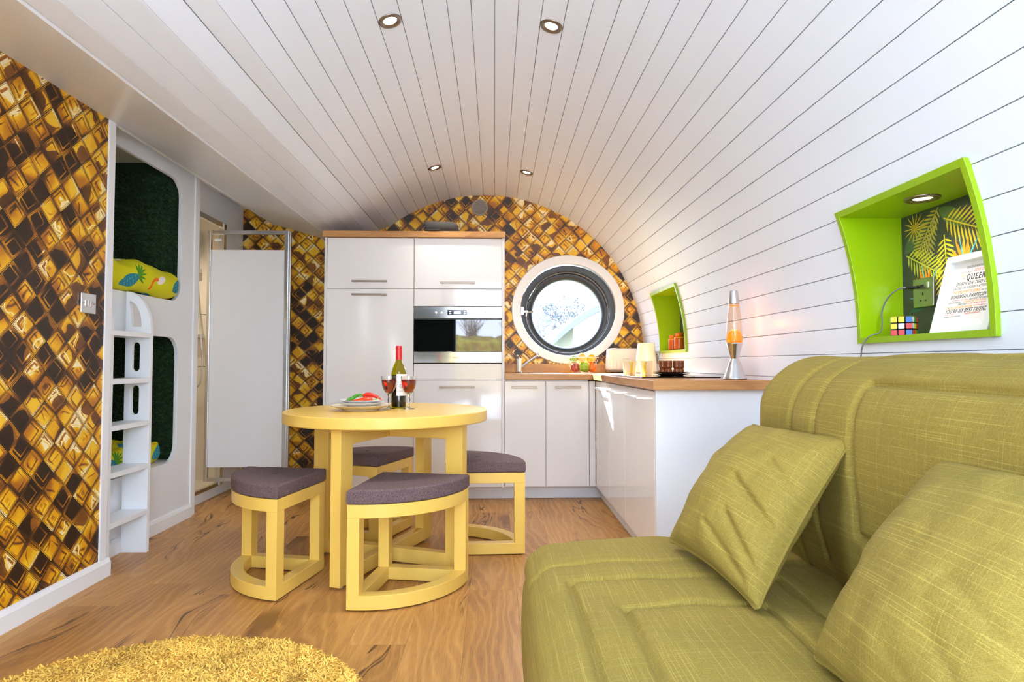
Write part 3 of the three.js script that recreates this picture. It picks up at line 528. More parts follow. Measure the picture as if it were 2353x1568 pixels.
{
  const at = (x, z) => { const a = Math.asin((x - XC) / RP), c = Math.round((a - TH0) / DTH - 0.5) + 0.5, m = TH0 + c * DTH, r = RP * Math.cos(DTH / 2) - 0.0005; return [[XC + r * Math.sin(m), YC + r * Math.cos(m), z], [-Math.sin(m), -Math.cos(m), 0]]; };
  const D = [[-0.39, -2.245, 'recessed ceiling spotlight, front left of the four, above the table'], [0.213, -2.279, 'recessed ceiling spotlight, front right of the four, nearer the sofa'], [-0.403, -3.956, 'recessed ceiling spotlight, rear left of the four, near the tall cupboards'], [0.204, -4.066, 'recessed ceiling spotlight, rear right of the four, near the round window']];
  for (const [x, z, l] of D) { const [p, d] = at(x, z); downlight('downlight', l, p, d, z < -3 ? 0.45 : 0.9, 'ceiling spotlights'); }
}
{ // vent on the far wall
  const v = thing('air_vent', 'round grey louvred vent near the top of the far wall', 'vent', [-0.118, 2.153, ZF]);
  const g = lathe([[0.05, 0.004], [0.052, 0.012], [0.06, 0.013], [0.065, 0.008], [0.065, 0]], 48); g.rotateX(Math.PI / 2); part('rim', g, std('#9a938a', 0.5), v);
  const d = new THREE.CircleGeometry(0.052, 40).translate(0, 0, 0.002); part('backing', d, std('#6a655f', 0.7), v);
  for (let k = -4; k <= 4; k++) { const y = k * 0.0108, w = Math.sqrt(Math.max(0.0001, 0.05 ** 2 - y * y)); const b = bx(-w, -0.0035, -0.001, w, 0.0035, 0.0012); b.rotateX(0.6); part('louvre', b.translate(0, y, 0.008), std('#a39c93', 0.5), v); }
}
{ // folded grey cloth bag on top of the cupboards
  const g = softBox([-0.118, 0, -0.07], [0.118, 0.075, 0.07], 0.034, [30, 10, 14], (P, n) => V3(0, -(P.x + 0.118) * 0.02 + (fbm(P.x * 20, P.z * 20, 2) - 0.5) * 0.012, 0));
  const b = thing('cloth_bag', 'small grey felt bag lying on the oak cap of the tall cupboards', 'bag', [-0.37, 1.831, -4.2]);
  part('body', g, std('#3e3c3c', 0.95), b); part('strap', tube([[-0.105, 0.03, 0.06], [-0.112, 0.012, 0.074], [-0.08, 0.006, 0.082], [0, 0.006, 0.084]], 0.004, 24), std('#353333', 0.9), b);
}

// ------------------------------------------------------------------ wall niches and what stands in them
const botanical = canvasTex(1024, 800, (g, w, h) => {
  g.fillStyle = '#3b4438'; g.fillRect(0, 0, w, h);
  const r = rng(31), leaf = (x, y, l, a, wd, c) => { g.save(); g.translate(x, y); g.rotate(a); g.fillStyle = c; g.beginPath(); g.moveTo(0, 0); g.quadraticCurveTo(l * 0.45, -wd, l, 0); g.quadraticCurveTo(l * 0.45, wd, 0, 0); g.fill(); g.restore(); };
  const frond = (x, y, l, a, n, ll, c) => { g.save(); g.translate(x, y); g.rotate(a); g.strokeStyle = c; g.lineWidth = 9; g.beginPath(); g.moveTo(0, 0); g.lineTo(l, 0); g.stroke(); for (let k = 1; k <= n; k++) { const t = k / n, q = ll * Math.sin(0.35 + t * 2.5); leaf(l * t * 0.97, 0, q, 1.1 - t * 0.35, 13, c); leaf(l * t * 0.97, 0, q, -1.1 + t * 0.35, 13, c); } g.restore(); };
  leaf(20, 250, 300, -0.7, 110, '#4e6644'); leaf(330, 20, 260, 0.6, 100, '#55703f');
  for (let k = 0; k < 14; k++) leaf(125, 95, 105, (k / 14) * 6.28, 9, '#d9b52a');
  frond(330, 10, 330, 2.2, 13, 110, '#b9ab3a'); frond(300, 60, 360, 1.9, 13, 80, '#a8a048'); frond(370, 90, 380, 0.42, 13, 165, '#d3bf24'); frond(40, 260, 330, 0.5, 12, 130, '#c9cf3a');
  frond(372, 190, 480, 1.5, 17, 135, '#d8cf2c'); frond(840, 620, 340, -0.7, 10, 110, '#cfc22a'); frond(930, 130, 300, 2.4, 12, 90, '#b7b03a');
  leaf(470, 800, 420, -1.5, 90, '#2f5a45'); leaf(560, 500, 210, -0.75, 40, '#3d6b4e'); leaf(60, 640, 240, -0.35, 50, '#2f5a45');
  for (let k = 0; k < 7; k++) { g.strokeStyle = '#b3ad3d'; g.lineWidth = 5; g.beginPath(); g.moveTo(484, 780 - k * 46); g.lineTo(526, 750 - k * 46); g.moveTo(484, 780 - k * 46); g.lineTo(446, 748 - k * 46); g.stroke(); }
  const bird = (x, y, s) => { for (const [a, l, c] of [[-2.3, 150, '#ee9420'], [-1.95, 175, '#f08a1c'], [-1.6, 165, '#f6a02c'], [-1.35, 170, '#ef8b1b'], [-1.15, 120, '#f39a2a']]) leaf(x, y, l * s, a, 22 * s, c); leaf(x, y, 190 * s, -1.75, 8, '#49b2c4'); leaf(x, y, 200 * s, -0.95, 10, '#49b2c4'); };
  bird(520, 400, 1); bird(215, 520, 0.95); bird(900, 640, 0.8); leaf(60, 545, 130, 0.1, 10, '#53b6c9'); leaf(580, 440, 220, -0.25, 22, '#d9cf1e');
});
const mPrint = std('#ffffff', 0.55, { map: botanical });
function niche(n, label) {
  const t = thing('wall_niche', label, 'niche', [1.2, n.y0, (n.z0 + n.z1) / 2]), T = (g) => g.translate(-1.2, -n.y0, -(n.z0 + n.z1) / 2), th = 0.018, XB = 1.302;
  const xf = (y) => XC + Math.sqrt((RP - 0.013) ** 2 - (y - YC) ** 2);
  const side = (z) => { const p = [[XB, n.y0], [XB, n.y1]]; for (let k = 0; k <= 14; k++) { const y = n.y1 + ((n.y0 - n.y1) * k) / 14; p.push([xf(y), y]); } return extr(poly(p), th, 0.001).translate(0, 0, z); };
  const plate = (ya, yb) => extr(poly([[XB, ya], [XB, yb], [xf(yb), yb], [xf(ya), ya]]), n.z1 - n.z0 - 2 * th, 0).translate(0, 0, n.z0 + th);
  part('side_board', T(side(n.z0)), mLime, t); part('side_board', T(side(n.z1 - th)), mLime, t);
  part('top_board', T(plate(n.y1 - th, n.y1)), mLime, t); part('bottom_board', T(plate(n.y0, n.y0 + th)), mLime, t);
  part('back_board', T(bx(XB, n.y0 - 0.01, n.z0 - 0.01, XB + 0.02, n.y1 + 0.01, n.z1 + 0.01)), mLime, t);
  const pl = new THREE.PlaneGeometry(n.z1 - n.z0 - 2 * th, n.y1 - n.y0 - 2 * th); pl.rotateY(-Math.PI / 2); pl.translate(XB - 0.0015, (n.y0 + n.y1) / 2, (n.z0 + n.z1) / 2);
  part('back_print', T(pl), mPrint, t, 'dark tropical leaf print');
  return t;
}
const NA = NICHES[0], NB = NICHES[1], NF = NA.y0 + 0.018, NFB = NB.y0 + 0.018;
niche(NA, 'large lime green wall niche above the sofa with a dark leaf print back');
niche(NB, 'small lime green wall niche beyond the lamp, holding two orange jars');
downlight('downlight', 'spotlight set in the top of the large lime niche', [1.2, NA.y1 - 0.0185, -1.66], [0, -1, 0], 0.1, undefined, 0.044, 9);
downlight('downlight', 'spotlight set in the top of the small lime niche above the orange jars', [1.21, NB.y1 - 0.0185, -3.93], [0, -1, 0], 0.1, undefined, 0.04, 4);
{ // poster in a white frame, leaning
  const W = 0.2, H = 0.222, f = thing('picture_frame', 'white framed poster of song titles leaning in the large niche', 'picture', [1.21, NF + 0.001, -1.562]);
  f.rotation.set(0, -Math.PI / 2, 0); const tilt = new THREE.Group(); const R = (g) => g.rotateX(-0.27);
  const bar = 0.019, d = 0.022;
  const o = poly([[-W / 2, 0], [W / 2, 0], [W / 2, H], [-W / 2, H]]), hole = new THREE.Path(); hole.moveTo(-W / 2 + bar, bar); hole.lineTo(-W / 2 + bar, H - bar); hole.lineTo(W / 2 - bar, H - bar); hole.lineTo(W / 2 - bar, bar); hole.closePath(); o.holes.push(hole);
  part('frame', R(extr(o, d, 0.0015).translate(0, 0, -d)), mWhite, f);
  part('backing', R(bx(-W / 2 + 0.004, 0.004, -d - 0.001, W / 2 - 0.004, H - 0.004, -d + 0.006)), mWhite, f);
  const tx = canvasTex(900, 1020, (g, w, h) => {
    g.fillStyle = '#f6f6f4'; g.fillRect(0, 0, w, h); g.setTransform(0.9, 0, 0, 1.16, -24, -66); g.textBaseline = 'alphabetic';
    const L = (s, x, y, sz, c, wd, it = true) => { g.save(); g.font = (it ? 'italic ' : '') + 'bold ' + sz + 'px sans-serif'; g.fillStyle = c; const m = g.measureText(s).width; g.translate(x, y); if (wd) g.scale(wd / m, 1); g.fillText(s, 0, 0); g.restore(); };
    const k = '#1d1d1f', e = '#5a5a5c', r = '#d8452a', a = '#e8a02a';
    L('SEASIDE RENDEZVOUS', 300, 150, 44, e, 400); L("'39", 712, 150, 40, k); L('BOHEMIAN', 800, 150, 34, k, 130);
    L('DEATH ON TWO LEGS', 200, 205, 26, k, 260); L('LOVE OF MY LIFE', 480, 205, 56, r, 440);
    L('LAZING ON', 210, 248, 30, a, 130); L('A NIGHT', 262, 290, 30, r, 70); L('QUEEN', 345, 310, 112, k, 420, false); L('AT THE OPERA', 790, 250, 28, e, 150); L('SWEET LADY', 790, 290, 26, e, 140);
    L('DEATH ON TWO LEGS', 150, 372, 58, e, 760); L('LAZING ON A SUNDAY AFTERNOON', 120, 424, 46, e, 820);
    L("THE PROPHET'S SONG", 110, 482, 56, a, 600); L('GOOD COMPANY', 725, 478, 28, k, 180);
    L('BOHEMIAN RHAPSODY', 95, 546, 64, k, 760); L('LOVE OF MY LIFE', 150, 580, 22, r, 340); L('GOD SAVE THE QUEEN', 520, 582, 34, k, 380);
    L('SEASIDE RENDEZVOUS', 80, 610, 24, k, 280); L('A NIGHT AT THE OPERA', 400, 612, 32, a, 480); L("YOU'RE MY BEST FRIEND", 500, 640, 24, r, 380); L('SWEET LADY', 300, 642, 34, k, 190);
    L("I'M IN LOVE WITH MY CAR", 60, 684, 46, a, 560); L('SEASIDE RENDEZVOUS', 640, 672, 20, r, 260);
    L("YOU'RE MY BEST FRIEND", 50, 742, 74, k, 880); L('GOD SAVE THE QUEEN', 60, 766, 20, r, 200); L('GOOD COMPANY', 500, 772, 34, r, 300); L('BOHEMIAN RHAPSODY SWEET LADY', 50, 794, 20, k, 360);
  });
  part('print', R(new THREE.PlaneGeometry(W - 2 * bar, H - 2 * bar).translate(0, H / 2, -d + 0.008)), std('#ffffff', 0.5, { map: tx }), f, 'printed lines of song titles');
  part('glass', R(new THREE.PlaneGeometry(W - 2 * bar, H - 2 * bar).translate(0, H / 2, -0.007)), mPane, f);
}
{ // puzzle cube
  const c = thing('puzzle_cube', 'small coloured puzzle cube on the floor of the large niche', 'toy', [1.212, NF, -1.765], -0.86), S = 0.019, r = rng(12);
  const cols = { y: '#e6e21a', b: '#1667c4', r: '#c8202a', w: '#eef0f0', g: '#1a9a3c', o: '#ea7a1c' }, mats = Object.fromEntries(Object.entries(cols).map(([k, v]) => [k, std(v, 0.3)]));
  const cell = new RoundedBoxGeometry(S - 0.0006, S - 0.0006, S - 0.0006, 2, 0.0022), body = []; for (let x = -1; x < 2; x++) for (let y = 0; y < 3; y++) for (let z = -1; z < 2; z++) body.push(cell.clone().translate(x * S, S / 2 + y * S, z * S));
  part('body', M(body), mBlackPlastic, c);
  const st = extr(rrect(-0.0077, -0.0077, 0.0077, 0.0077, 0.002), 0.0008, 0), F = (str, f) => [...str].forEach((k, i) => { const g = st.clone().translate(((i % 3) - 1) * S, S * 2.5 - Math.floor(i / 3) * S, 1.5 * S - 0.0005); f(g); part('sticker', g, mats[k], c); });
  F('yybywrrrb', (g) => g); F('ybgrwyogb', (g) => g.rotateY(Math.PI)); F('wgwoyoror', (g) => g.rotateY(-Math.PI / 2)); F('wgrwyrrog', (g) => g.rotateY(Math.PI / 2));
  F('ybogwryog', (g) => g.translate(0, -1.5 * S, 0).rotateX(-Math.PI / 2).translate(0, 1.5 * S, 0));
}
function socket(name, label, p, z, y, two) {
  const s = thing(name, label, 'socket', [p, y, z]);
  const f = (g) => g; const w = two ? 0.145 : 0.088;
  part('plate', bx(-0.008, -0.044, -w / 2, 0, 0.044, w / 2, 0.0025), std('#a9a8a2', 0.28, { metalness: 1 }), s);
  for (const k of two ? [-0.036, 0.036] : [0]) { const b = []; for (const [dy, dz, h2, w2] of [[-0.004, 0, 0.008, 0.0045], [-0.024, -0.011, 0.004, 0.006], [-0.024, 0.011, 0.004, 0.006]]) b.push(bx(-0.0092, dy - h2 / 2, k + dz - w2 / 2, -0.0075, dy + h2 / 2, k + dz + w2 / 2)); part('pin_hole', M(b), mBlackPlastic, s); part('rocker', bx(-0.0105, 0.012, k + 0.016, -0.007, 0.03, k + 0.025, 0.001), std('#c9c8c3', 0.3, { metalness: 1 }), s); part('usb_slot', M([bx(-0.0095, 0.018, k - 0.03, -0.0075, 0.024, k - 0.016), bx(-0.0095, 0.018, k - 0.01, -0.0075, 0.024, k + 0.004)]), mBlackPlastic, s); }
  return s;
}
socket('power_socket', 'steel power socket on the leaf print inside the large niche', 1.3, -1.795, 1.143, false);
socket('power_socket', 'grey double power socket on the wall behind the cream kettle', 1.1725, -4.36, 0.972, true);
{ // charging cable
  const c = thing('charging_cable', 'thin grey charging cable hanging out of the large niche', 'cable', [1.29, 1.161, -1.82]), o = c.position;
  part('plug', bx(-0.032, -0.004, -0.008, 0.0, 0.004, 0.006, 0.002), mBlackPlastic, c);
  part('cord', tube([[1.258, 1.161, -1.821], [1.24, 1.158, -1.828], [1.222, 1.13, -1.856], [1.215, 1.09, -1.872], [1.208, 1.05, -1.862], [1.195, 1.025, -1.853], [1.163, 1.013, -1.856], [1.15, 0.985, -1.87], [1.153, 0.95, -1.885], [1.157, 0.9, -1.9], [1.15, 0.86, -1.92]].map(([x, y, z]) => [x - o.x, y - o.y, z - o.z]), 0.0022, 90), std('#6d6f70', 0.6), c);
}
// orange jars in the small niche
function jar(label, p, s) {
  const t = thing('storage_jar', label, 'jar', p, 0, undefined), pts = [[0, 0]]; for (let k = 0; k <= 18; k++) { const y = 0.004 + (k / 18) * 0.07; pts.push([0.033 + (k % 2 ? 0.0012 : -0.0008), y]); } pts.push([0.031, 0.078], [0.026, 0.081], [0, 0.081]);
  part('body', lathe(pts.map(([a, b]) => [a * s, b * s]), 40), phys('#b5560f', 0.14), t);
  part('shoulder', lathe([[0.0315, 0.0765], [0.0318, 0.079], [0.027, 0.0835], [0.024, 0.0835]].map(([a, b]) => [a * s, b * s]), 40), phys('#f0a31a', 0.14), t, 'yellow glazed shoulder');
  part('lid', lathe([[0, 0.081], [0.025, 0.081], [0.0255, 0.1], [0.029, 0.103], [0.029, 0.108], [0, 0.109]].map(([a, b]) => [a * s, b * s]), 40), phys('#b8620f', 0.16), t);
}
jar('orange brown ribbed jar, nearer and taller of the pair in the small niche', [1.19, NFB, -3.885], 1.0);
jar('orange brown ribbed jar, farther and lower of the pair in the small niche', [1.2, NFB, -4.06], 0.94);

// ------------------------------------------------------------------ things on the worktop
{ // lava lamp
  const t = thing('lava_lamp', 'silver lava lamp with yellow orange wax at the open end of the worktop', 'lamp', [1.062, WT, -2.665]);
  const sil = std('#d4d6d8', 0.24, { metalness: 1 });
  part('base', lathe([[0, 0], [0.05, 0], [0.05, 0.006], [0.044, 0.02], [0.024, 0.078], [0.0165, 0.094]], 56), sil, t);
  part('collar', lathe([[0.0165, 0.093], [0.0185, 0.1], [0.0345, 0.158], [0.0352, 0.1625], [0.033, 0.1625], [0, 0.16]], 56), mChrome, t);
  const sh = [[0.0338, 0.163], [0.0362, 0.18], [0.0352, 0.21], [0.0312, 0.26], [0.026, 0.305], [0.0225, 0.342]];
  part('globe', lathe(sh, 56), phys('#fff0e2', 0.0, { transmission: 1, thickness: 0, ior: 1.4 }), t);
  const wax = new THREE.MeshStandardMaterial({ color: '#f08c08', emissive: new THREE.Color().setRGB(1, 0.4, 0.01), emissiveIntensity: 0.14, roughness: 0.35 });  // low glow stands in for sunlight shining through the wax
  part('wax', M([lathe([[0, 0.164], [0.032, 0.164], [0.0345, 0.176], [0.0325, 0.192], [0.026, 0.208], [0.013, 0.22], [0, 0.2225]], 40), new THREE.SphereGeometry(0.008, 16, 12).translate(-0.028, 0.17, 0.012), lathe([[0, 0.326], [0.0215, 0.326], [0.022, 0.3285], [0, 0.33]], 32)]), wax, t, 'yellow orange wax');
  part('cap', lathe([[0.0232, 0.338], [0.0236, 0.341], [0.0172, 0.392], [0.015, 0.394], [0, 0.394]], 48), sil, t);
  const lt = canvasTex(128, 32, (g, w, h) => { g.clearRect(0, 0, w, h); g.fillStyle = '#c23a2a'; g.font = 'italic bold 24px sans-serif'; g.textAlign = 'center'; g.textBaseline = 'middle'; g.fillText('mathmos', w / 2, h / 2); });
  const l = new THREE.PointLight(new THREE.Color().setRGB(1, 0.3, 0.1), 0.014); l.position.set(0.0, 0.235, 0.0); l.shadow.radius = 0.1; l.castShadow = true; l.name = 'lamp_light'; t.add(l);  // added light, stands in for the orange glow the sun casts on the wall
}
{ // toaster, kettle, mugs
  const t = thing('toaster', 'cream toaster with textured sides below the round window', 'toaster', [0.985, WT, -4.6]);
  const body = softBox([-0.135, 0.018, -0.075], [0.135, 0.185, 0.075], 0.02, [54, 40, 20], (P, n) => { const low = smooth(0.1, 0.07, P.y) * smooth(0.02, 0.03, P.y), q = Math.max(Math.abs((((P.x + 1) / 0.0085) % 1) - 0.5), Math.abs((((P.y + 1) / 0.0085) % 1) - 0.5)); return V3(n.x * -0.001 * low * (q > 0.38 ? 1 : 0) - (P.x / 0.135) * (P.y - 0.02) * 0.06, 0, n.z * -0.0016 * low * (q > 0.38 ? 1 : 0)); });
  part('body', body, phys('#efe9dc', 0.2), t); part('base', bx(-0.13, 0.006, -0.07, 0.13, 0.02, 0.07, 0.004), std('#8d8479', 0.3), t);
  for (const x of [-0.1, 0.1]) part('foot', lathe([[0, 0], [0.01, 0], [0.01, 0.006], [0, 0.006]], 14).translate(x, 0, 0.045), mBlackPlastic, t);
  for (const z of [-0.03, 0.03]) part('slot', bx(-0.1, 0.183, z - 0.014, 0.1, 0.1858, z + 0.014), mBlackPlastic, t);
  part('badge', bx(-0.028, 0.104, 0.0745, 0.028, 0.1065, 0.0762), std('#9c968c', 0.4), t);
  const k = thing('kettle', 'tall cream jug kettle with a spout beside the toaster', 'kettle', [1.07, WT, -4.27]);
  const g = lathe([[0, 0.006], [0.078, 0.006], [0.0785, 0.014], [0.074, 0.06], [0.066, 0.14], [0.0585, 0.205], [0.056, 0.213], [0.05, 0.2155], [0, 0.217]], 56);
  { const p = g.attributes.position; for (let i = 0; i < p.count; i++) { const x = p.getX(i), y = p.getY(i), z = p.getZ(i), a = Math.atan2(z, x), d = Math.abs(((a - 0.9 + Math.PI * 3) % (Math.PI * 2)) - Math.PI), s = smooth(0.155, 0.205, y) * smooth(0.45, 0, d) * 0.014, r = Math.hypot(x, z) || 1; p.setXYZ(i, x + (x / r) * s, y, z + (z / r) * s); } g.computeVertexNormals(); }
  part('body', g, phys('#f4ecd6', 0.2), k); part('base', lathe([[0, 0], [0.08, 0], [0.08, 0.0055], [0, 0.0055]], 48), std('#d8c9a6', 0.35), k);
  part('handle', tube([[-0.02, 0.2, -0.05], [-0.03, 0.195, -0.085], [-0.032, 0.14, -0.1], [-0.03, 0.05, -0.07]], 0.009, 30), phys('#f1e7cd', 0.25), k);
  const mug = (label, p, turn) => {
    const m = thing('mug', label, 'mug', p, turn);
    part('body', lathe([[0, 0], [0.033, 0], [0.035, 0.003], [0.0455, 0.086], [0.0445, 0.0875], [0.0425, 0.086], [0.0325, 0.006], [0, 0.005]], 48), phys('#f3e6c6', 0.16), m);
    const hd = tube([[0.04, 0.076, 0], [0.062, 0.078, 0], [0.068, 0.068, 0], [0.066, 0.04, 0], [0.058, 0.018, 0], [0.036, 0.016, 0]], 0.0075, 40); part('handle', hd, phys('#f4d43c', 0.2), m, 'yellow glazed handle');
  };
  mug('cream mug with a yellow handle, left of the pair on the worktop', [0.826, WT, -3.7], -1.63); mug('cream mug with a yellow handle, right of the pair, beside the brown cups', [0.93, WT, -3.7], -1.98);
}
{ // brown cups on stacked plates, on the hob
  const p = [0.985, WT + 0.0058, -3.36];
  const pl = (label, y, r) => { const t = thing('plate', label, 'plate', [p[0], p[1] + y, p[2]]); part('dish', lathe([[0, 0], [r * 0.62, 0], [r * 0.68, 0.003], [r, 0.0095], [r * 0.99, 0.011], [r * 0.66, 0.0055], [0, 0.0045]], 56), phys('#3a150c', 0.08), t); };
  pl('dark brown glazed plate, the lower of two under the brown cups', 0, 0.1); pl('dark brown glazed plate, the upper of two under the brown cups', 0.0085, 0.092);
  const mat = phys('#8a4316', 0.2), prof = [[0, 0], [0.0185, 0], [0.0203, 0.004], [0.0203, 0.016], [0.0165, 0.021], [0.0165, 0.024], [0.0208, 0.03], [0.0214, 0.036], [0.0204, 0.041], [0.0208, 0.046], [0.0214, 0.066], [0.0206, 0.0685], [0.019, 0.068], [0.0178, 0.034], [0, 0.03]];
  [[-0.05, -0.02, 'brown glazed waisted cup on the dark plates, leftmost of the four'], [-0.018, 0.02, 'brown glazed waisted cup on the dark plates, second from left of the four'], [0.027, 0.0, 'brown glazed waisted cup on the dark plates, third from left of the four'], [0.047, -0.041, 'brown glazed waisted cup on the dark plates, rearmost at the right']].forEach(([r, d, l]) => { const t = thing('cup', l, 'cup', [p[0] + r * 0.96 - d * 0.28, p[1] + 0.013, p[2] + r * 0.28 + d * 0.96], 0); part('body', lathe(prof, 36), mat, t); });
}
{ // wire basket with fruit
  const c = [0.652, WT, -4.49], b = thing('fruit_basket', 'round wire basket of fruit on the worktop below the window', 'basket', c), mw = std('#d8d0c0', 0.3, { metalness: 1 });
  const ringAt = (r, y, t) => { const p = []; for (let k = 0; k < 28; k++) p.push([r * Math.cos((k / 28) * 6.2832), y, r * Math.sin((k / 28) * 6.2832)]); return tube(p, t, 60, true, 6); };
  const R = (y) => 0.068 + 0.048 * Math.pow(y / 0.115, 0.7);
  part('rim', ringAt(R(0.115), 0.115, 0.0025), mw, b); for (const y of [0.003, 0.03, 0.058, 0.087]) part('hoop', ringAt(R(y), y, 0.0013), mw, b);
  for (let k = 0; k < 20; k++) { const a = (k / 20) * 6.2832, p = []; for (let j = 0; j <= 5; j++) { const y = 0.002 + j * 0.0225; p.push([R(y) * Math.cos(a), y, R(y) * Math.sin(a)]); } part('wire', tube(p, 0.0012, 12, false, 5), mw, b); }
  for (let k = -2; k <= 2; k++) part('base_wire', cyl([k * 0.026, 0.002, -Math.sqrt(0.067 ** 2 - (k * 0.026) ** 2)], [k * 0.026, 0.002, Math.sqrt(0.067 ** 2 - (k * 0.026) ** 2)], 0.0012, 6), mw, b);
  const fr = (name, label, cat, [x, y, z], r, col, sy = 1, dim = 0.08) => { const t = thing(name, label, cat, [c[0] + x, c[1] + y, c[2] + z]); const g = lathe(Array.from({ length: 21 }, (_, k) => { const a = (k / 20) * Math.PI; return [Math.max(0, r * Math.sin(a) * (1 + 0.04 * Math.cos(a))), -r * sy * Math.cos(a) * (1 - dim * Math.pow(Math.abs(Math.cos(a)), 6))]; }), 28); part('flesh', g, phys(col, 0.3), t); part('stalk', cyl([0, r * sy * 0.86, 0], [0.004, r * sy * 1.08, 0.002], 0.0016, 6), std('#5b4526', 0.8), t); };
  fr('apple', 'dull red apple low at the left in the wire basket', 'fruit', [-0.055, 0.042, 0.025], 0.036, '#a5433c');
  fr('apple', 'bright green apple in the middle front of the wire basket', 'fruit', [0.004, 0.044, 0.04], 0.041, '#8fb60c');
  fr('orange', 'bright orange low at the right in the wire basket', 'fruit', [0.062, 0.042, 0.02], 0.037, '#ee6a0a', 1, 0.02);
  fr('lime', 'pale green lime on top at the left of the wire basket', 'fruit', [-0.068, 0.104, 0.012], 0.03, '#8db33a', 0.95, 0.02);
  fr('orange', 'yellow orange fruit on top at the right of the wire basket', 'fruit', [0.058, 0.108, 0.022], 0.034, '#f5ac10', 1, 0.02);
  fr('lemon', 'pale yellow lemon on top in the middle of the wire basket', 'fruit', [-0.01, 0.112, 0.02], 0.031, '#efc45a', 1.1, -0.05);
  fr('apple', 'pale fruit at the back of the wire basket behind the lemon', 'fruit', [0.01, 0.075, -0.045], 0.036, '#e9c877');
}
// ------------------------------------------------------------------ things on the table
const TT = tableTop;
function plate(label, p, r, h, col) { const t = thing('plate', label, 'plate', p); part('dish', lathe([[0, 0.001], [r * 0.55, 0.001], [r * 0.57, 0], [r * 0.6, 0.002], [r * 0.62, h * 0.3], [r, h], [r * 0.992, h + 0.003], [r * 0.62, h * 0.3 + 0.005], [r * 0.55, 0.006], [0, 0.006]], 72), phys(col, 0.12), t); }
plate('large cream plate on the yellow table, lowest of the stack of three', [-0.617, TT, -2.845], 0.137, 0.024, '#eadfc6');
plate('white plate in the middle of the stack of three on the table', [-0.612, TT + 0.0165, -2.845], 0.106, 0.019, '#f2f0ee');
plate('white plate holding the chillies, topmost of the stack of three', [-0.614, TT + 0.030, -2.845], 0.1, 0.017, '#f3f2f1');
function chilli(label, pts, r, col, stemCol) {
  const t = thing('chilli', label, 'vegetable', pts[0]), o = t.position, c = new THREE.CatmullRomCurve3(pts.map((p) => V3(p[0] - o.x, p[1] - o.y, p[2] - o.z))), N = 28, g = new THREE.TubeGeometry(c, N, 1, 14), P = g.attributes.position;
  for (let i = 0; i <= N; i++) { const u = i / N, C = c.getPointAt(u), w = r * Math.pow(Math.sin(Math.PI * Math.min(1, 0.1 + u * 0.9)), 0.55) * (1 - 0.55 * u) * (u > 0.99 ? 0.1 : 1); for (let j = 0; j <= 14; j++) { const k = i * 15 + j; P.setXYZ(k, C.x + (P.getX(k) - C.x) * w, C.y + (P.getY(k) - C.y) * w, C.z + (P.getZ(k) - C.z) * w); } }
  g.computeVertexNormals(); part('flesh', g, phys(col, 0.16), t);
  const a = c.getPointAt(0), d = c.getTangentAt(0).negate(), b = a.clone().addScaledVector(d, 0.014), e = a.clone().addScaledVector(d, 0.032).add(V3(-0.004, 0.008, 0));
  part('stem', tube([a.clone().addScaledVector(d, -0.006).toArray(), a.toArray(), b.toArray(), e.toArray()], 0.0022, 14, false, 8), phys(stemCol, 0.4), t, 'green stalk');
}
const PY = TT + 0.037;
chilli('green chilli with a curled stalk on the top plate', [[-0.676, PY + 0.011, -2.83], [-0.655, PY + 0.018, -2.84], [-0.635, PY + 0.032, -2.85], [-0.618, PY + 0.034, -2.855], [-0.605, PY + 0.024, -2.86]].map((p) => p), 0.011, '#3f8f12', '#6f9a3a');
chilli('long red chilli lying behind on the top plate', [[-0.612, PY + 0.028, -2.862], [-0.59, PY + 0.034, -2.868], [-0.565, PY + 0.03, -2.868], [-0.54, PY + 0.02, -2.862], [-0.519, PY + 0.009, -2.855]], 0.0135, '#d9260c', '#7ba030');
chilli('orange red chilli lying in front on the top plate', [[-0.556, PY + 0.016, -2.81], [-0.58, PY + 0.017, -2.806], [-0.61, PY + 0.012, -2.803], [-0.64, PY + 0.008, -2.803], [-0.665, PY + 0.006, -2.806]], 0.013, '#ea4312', '#8aa63c');
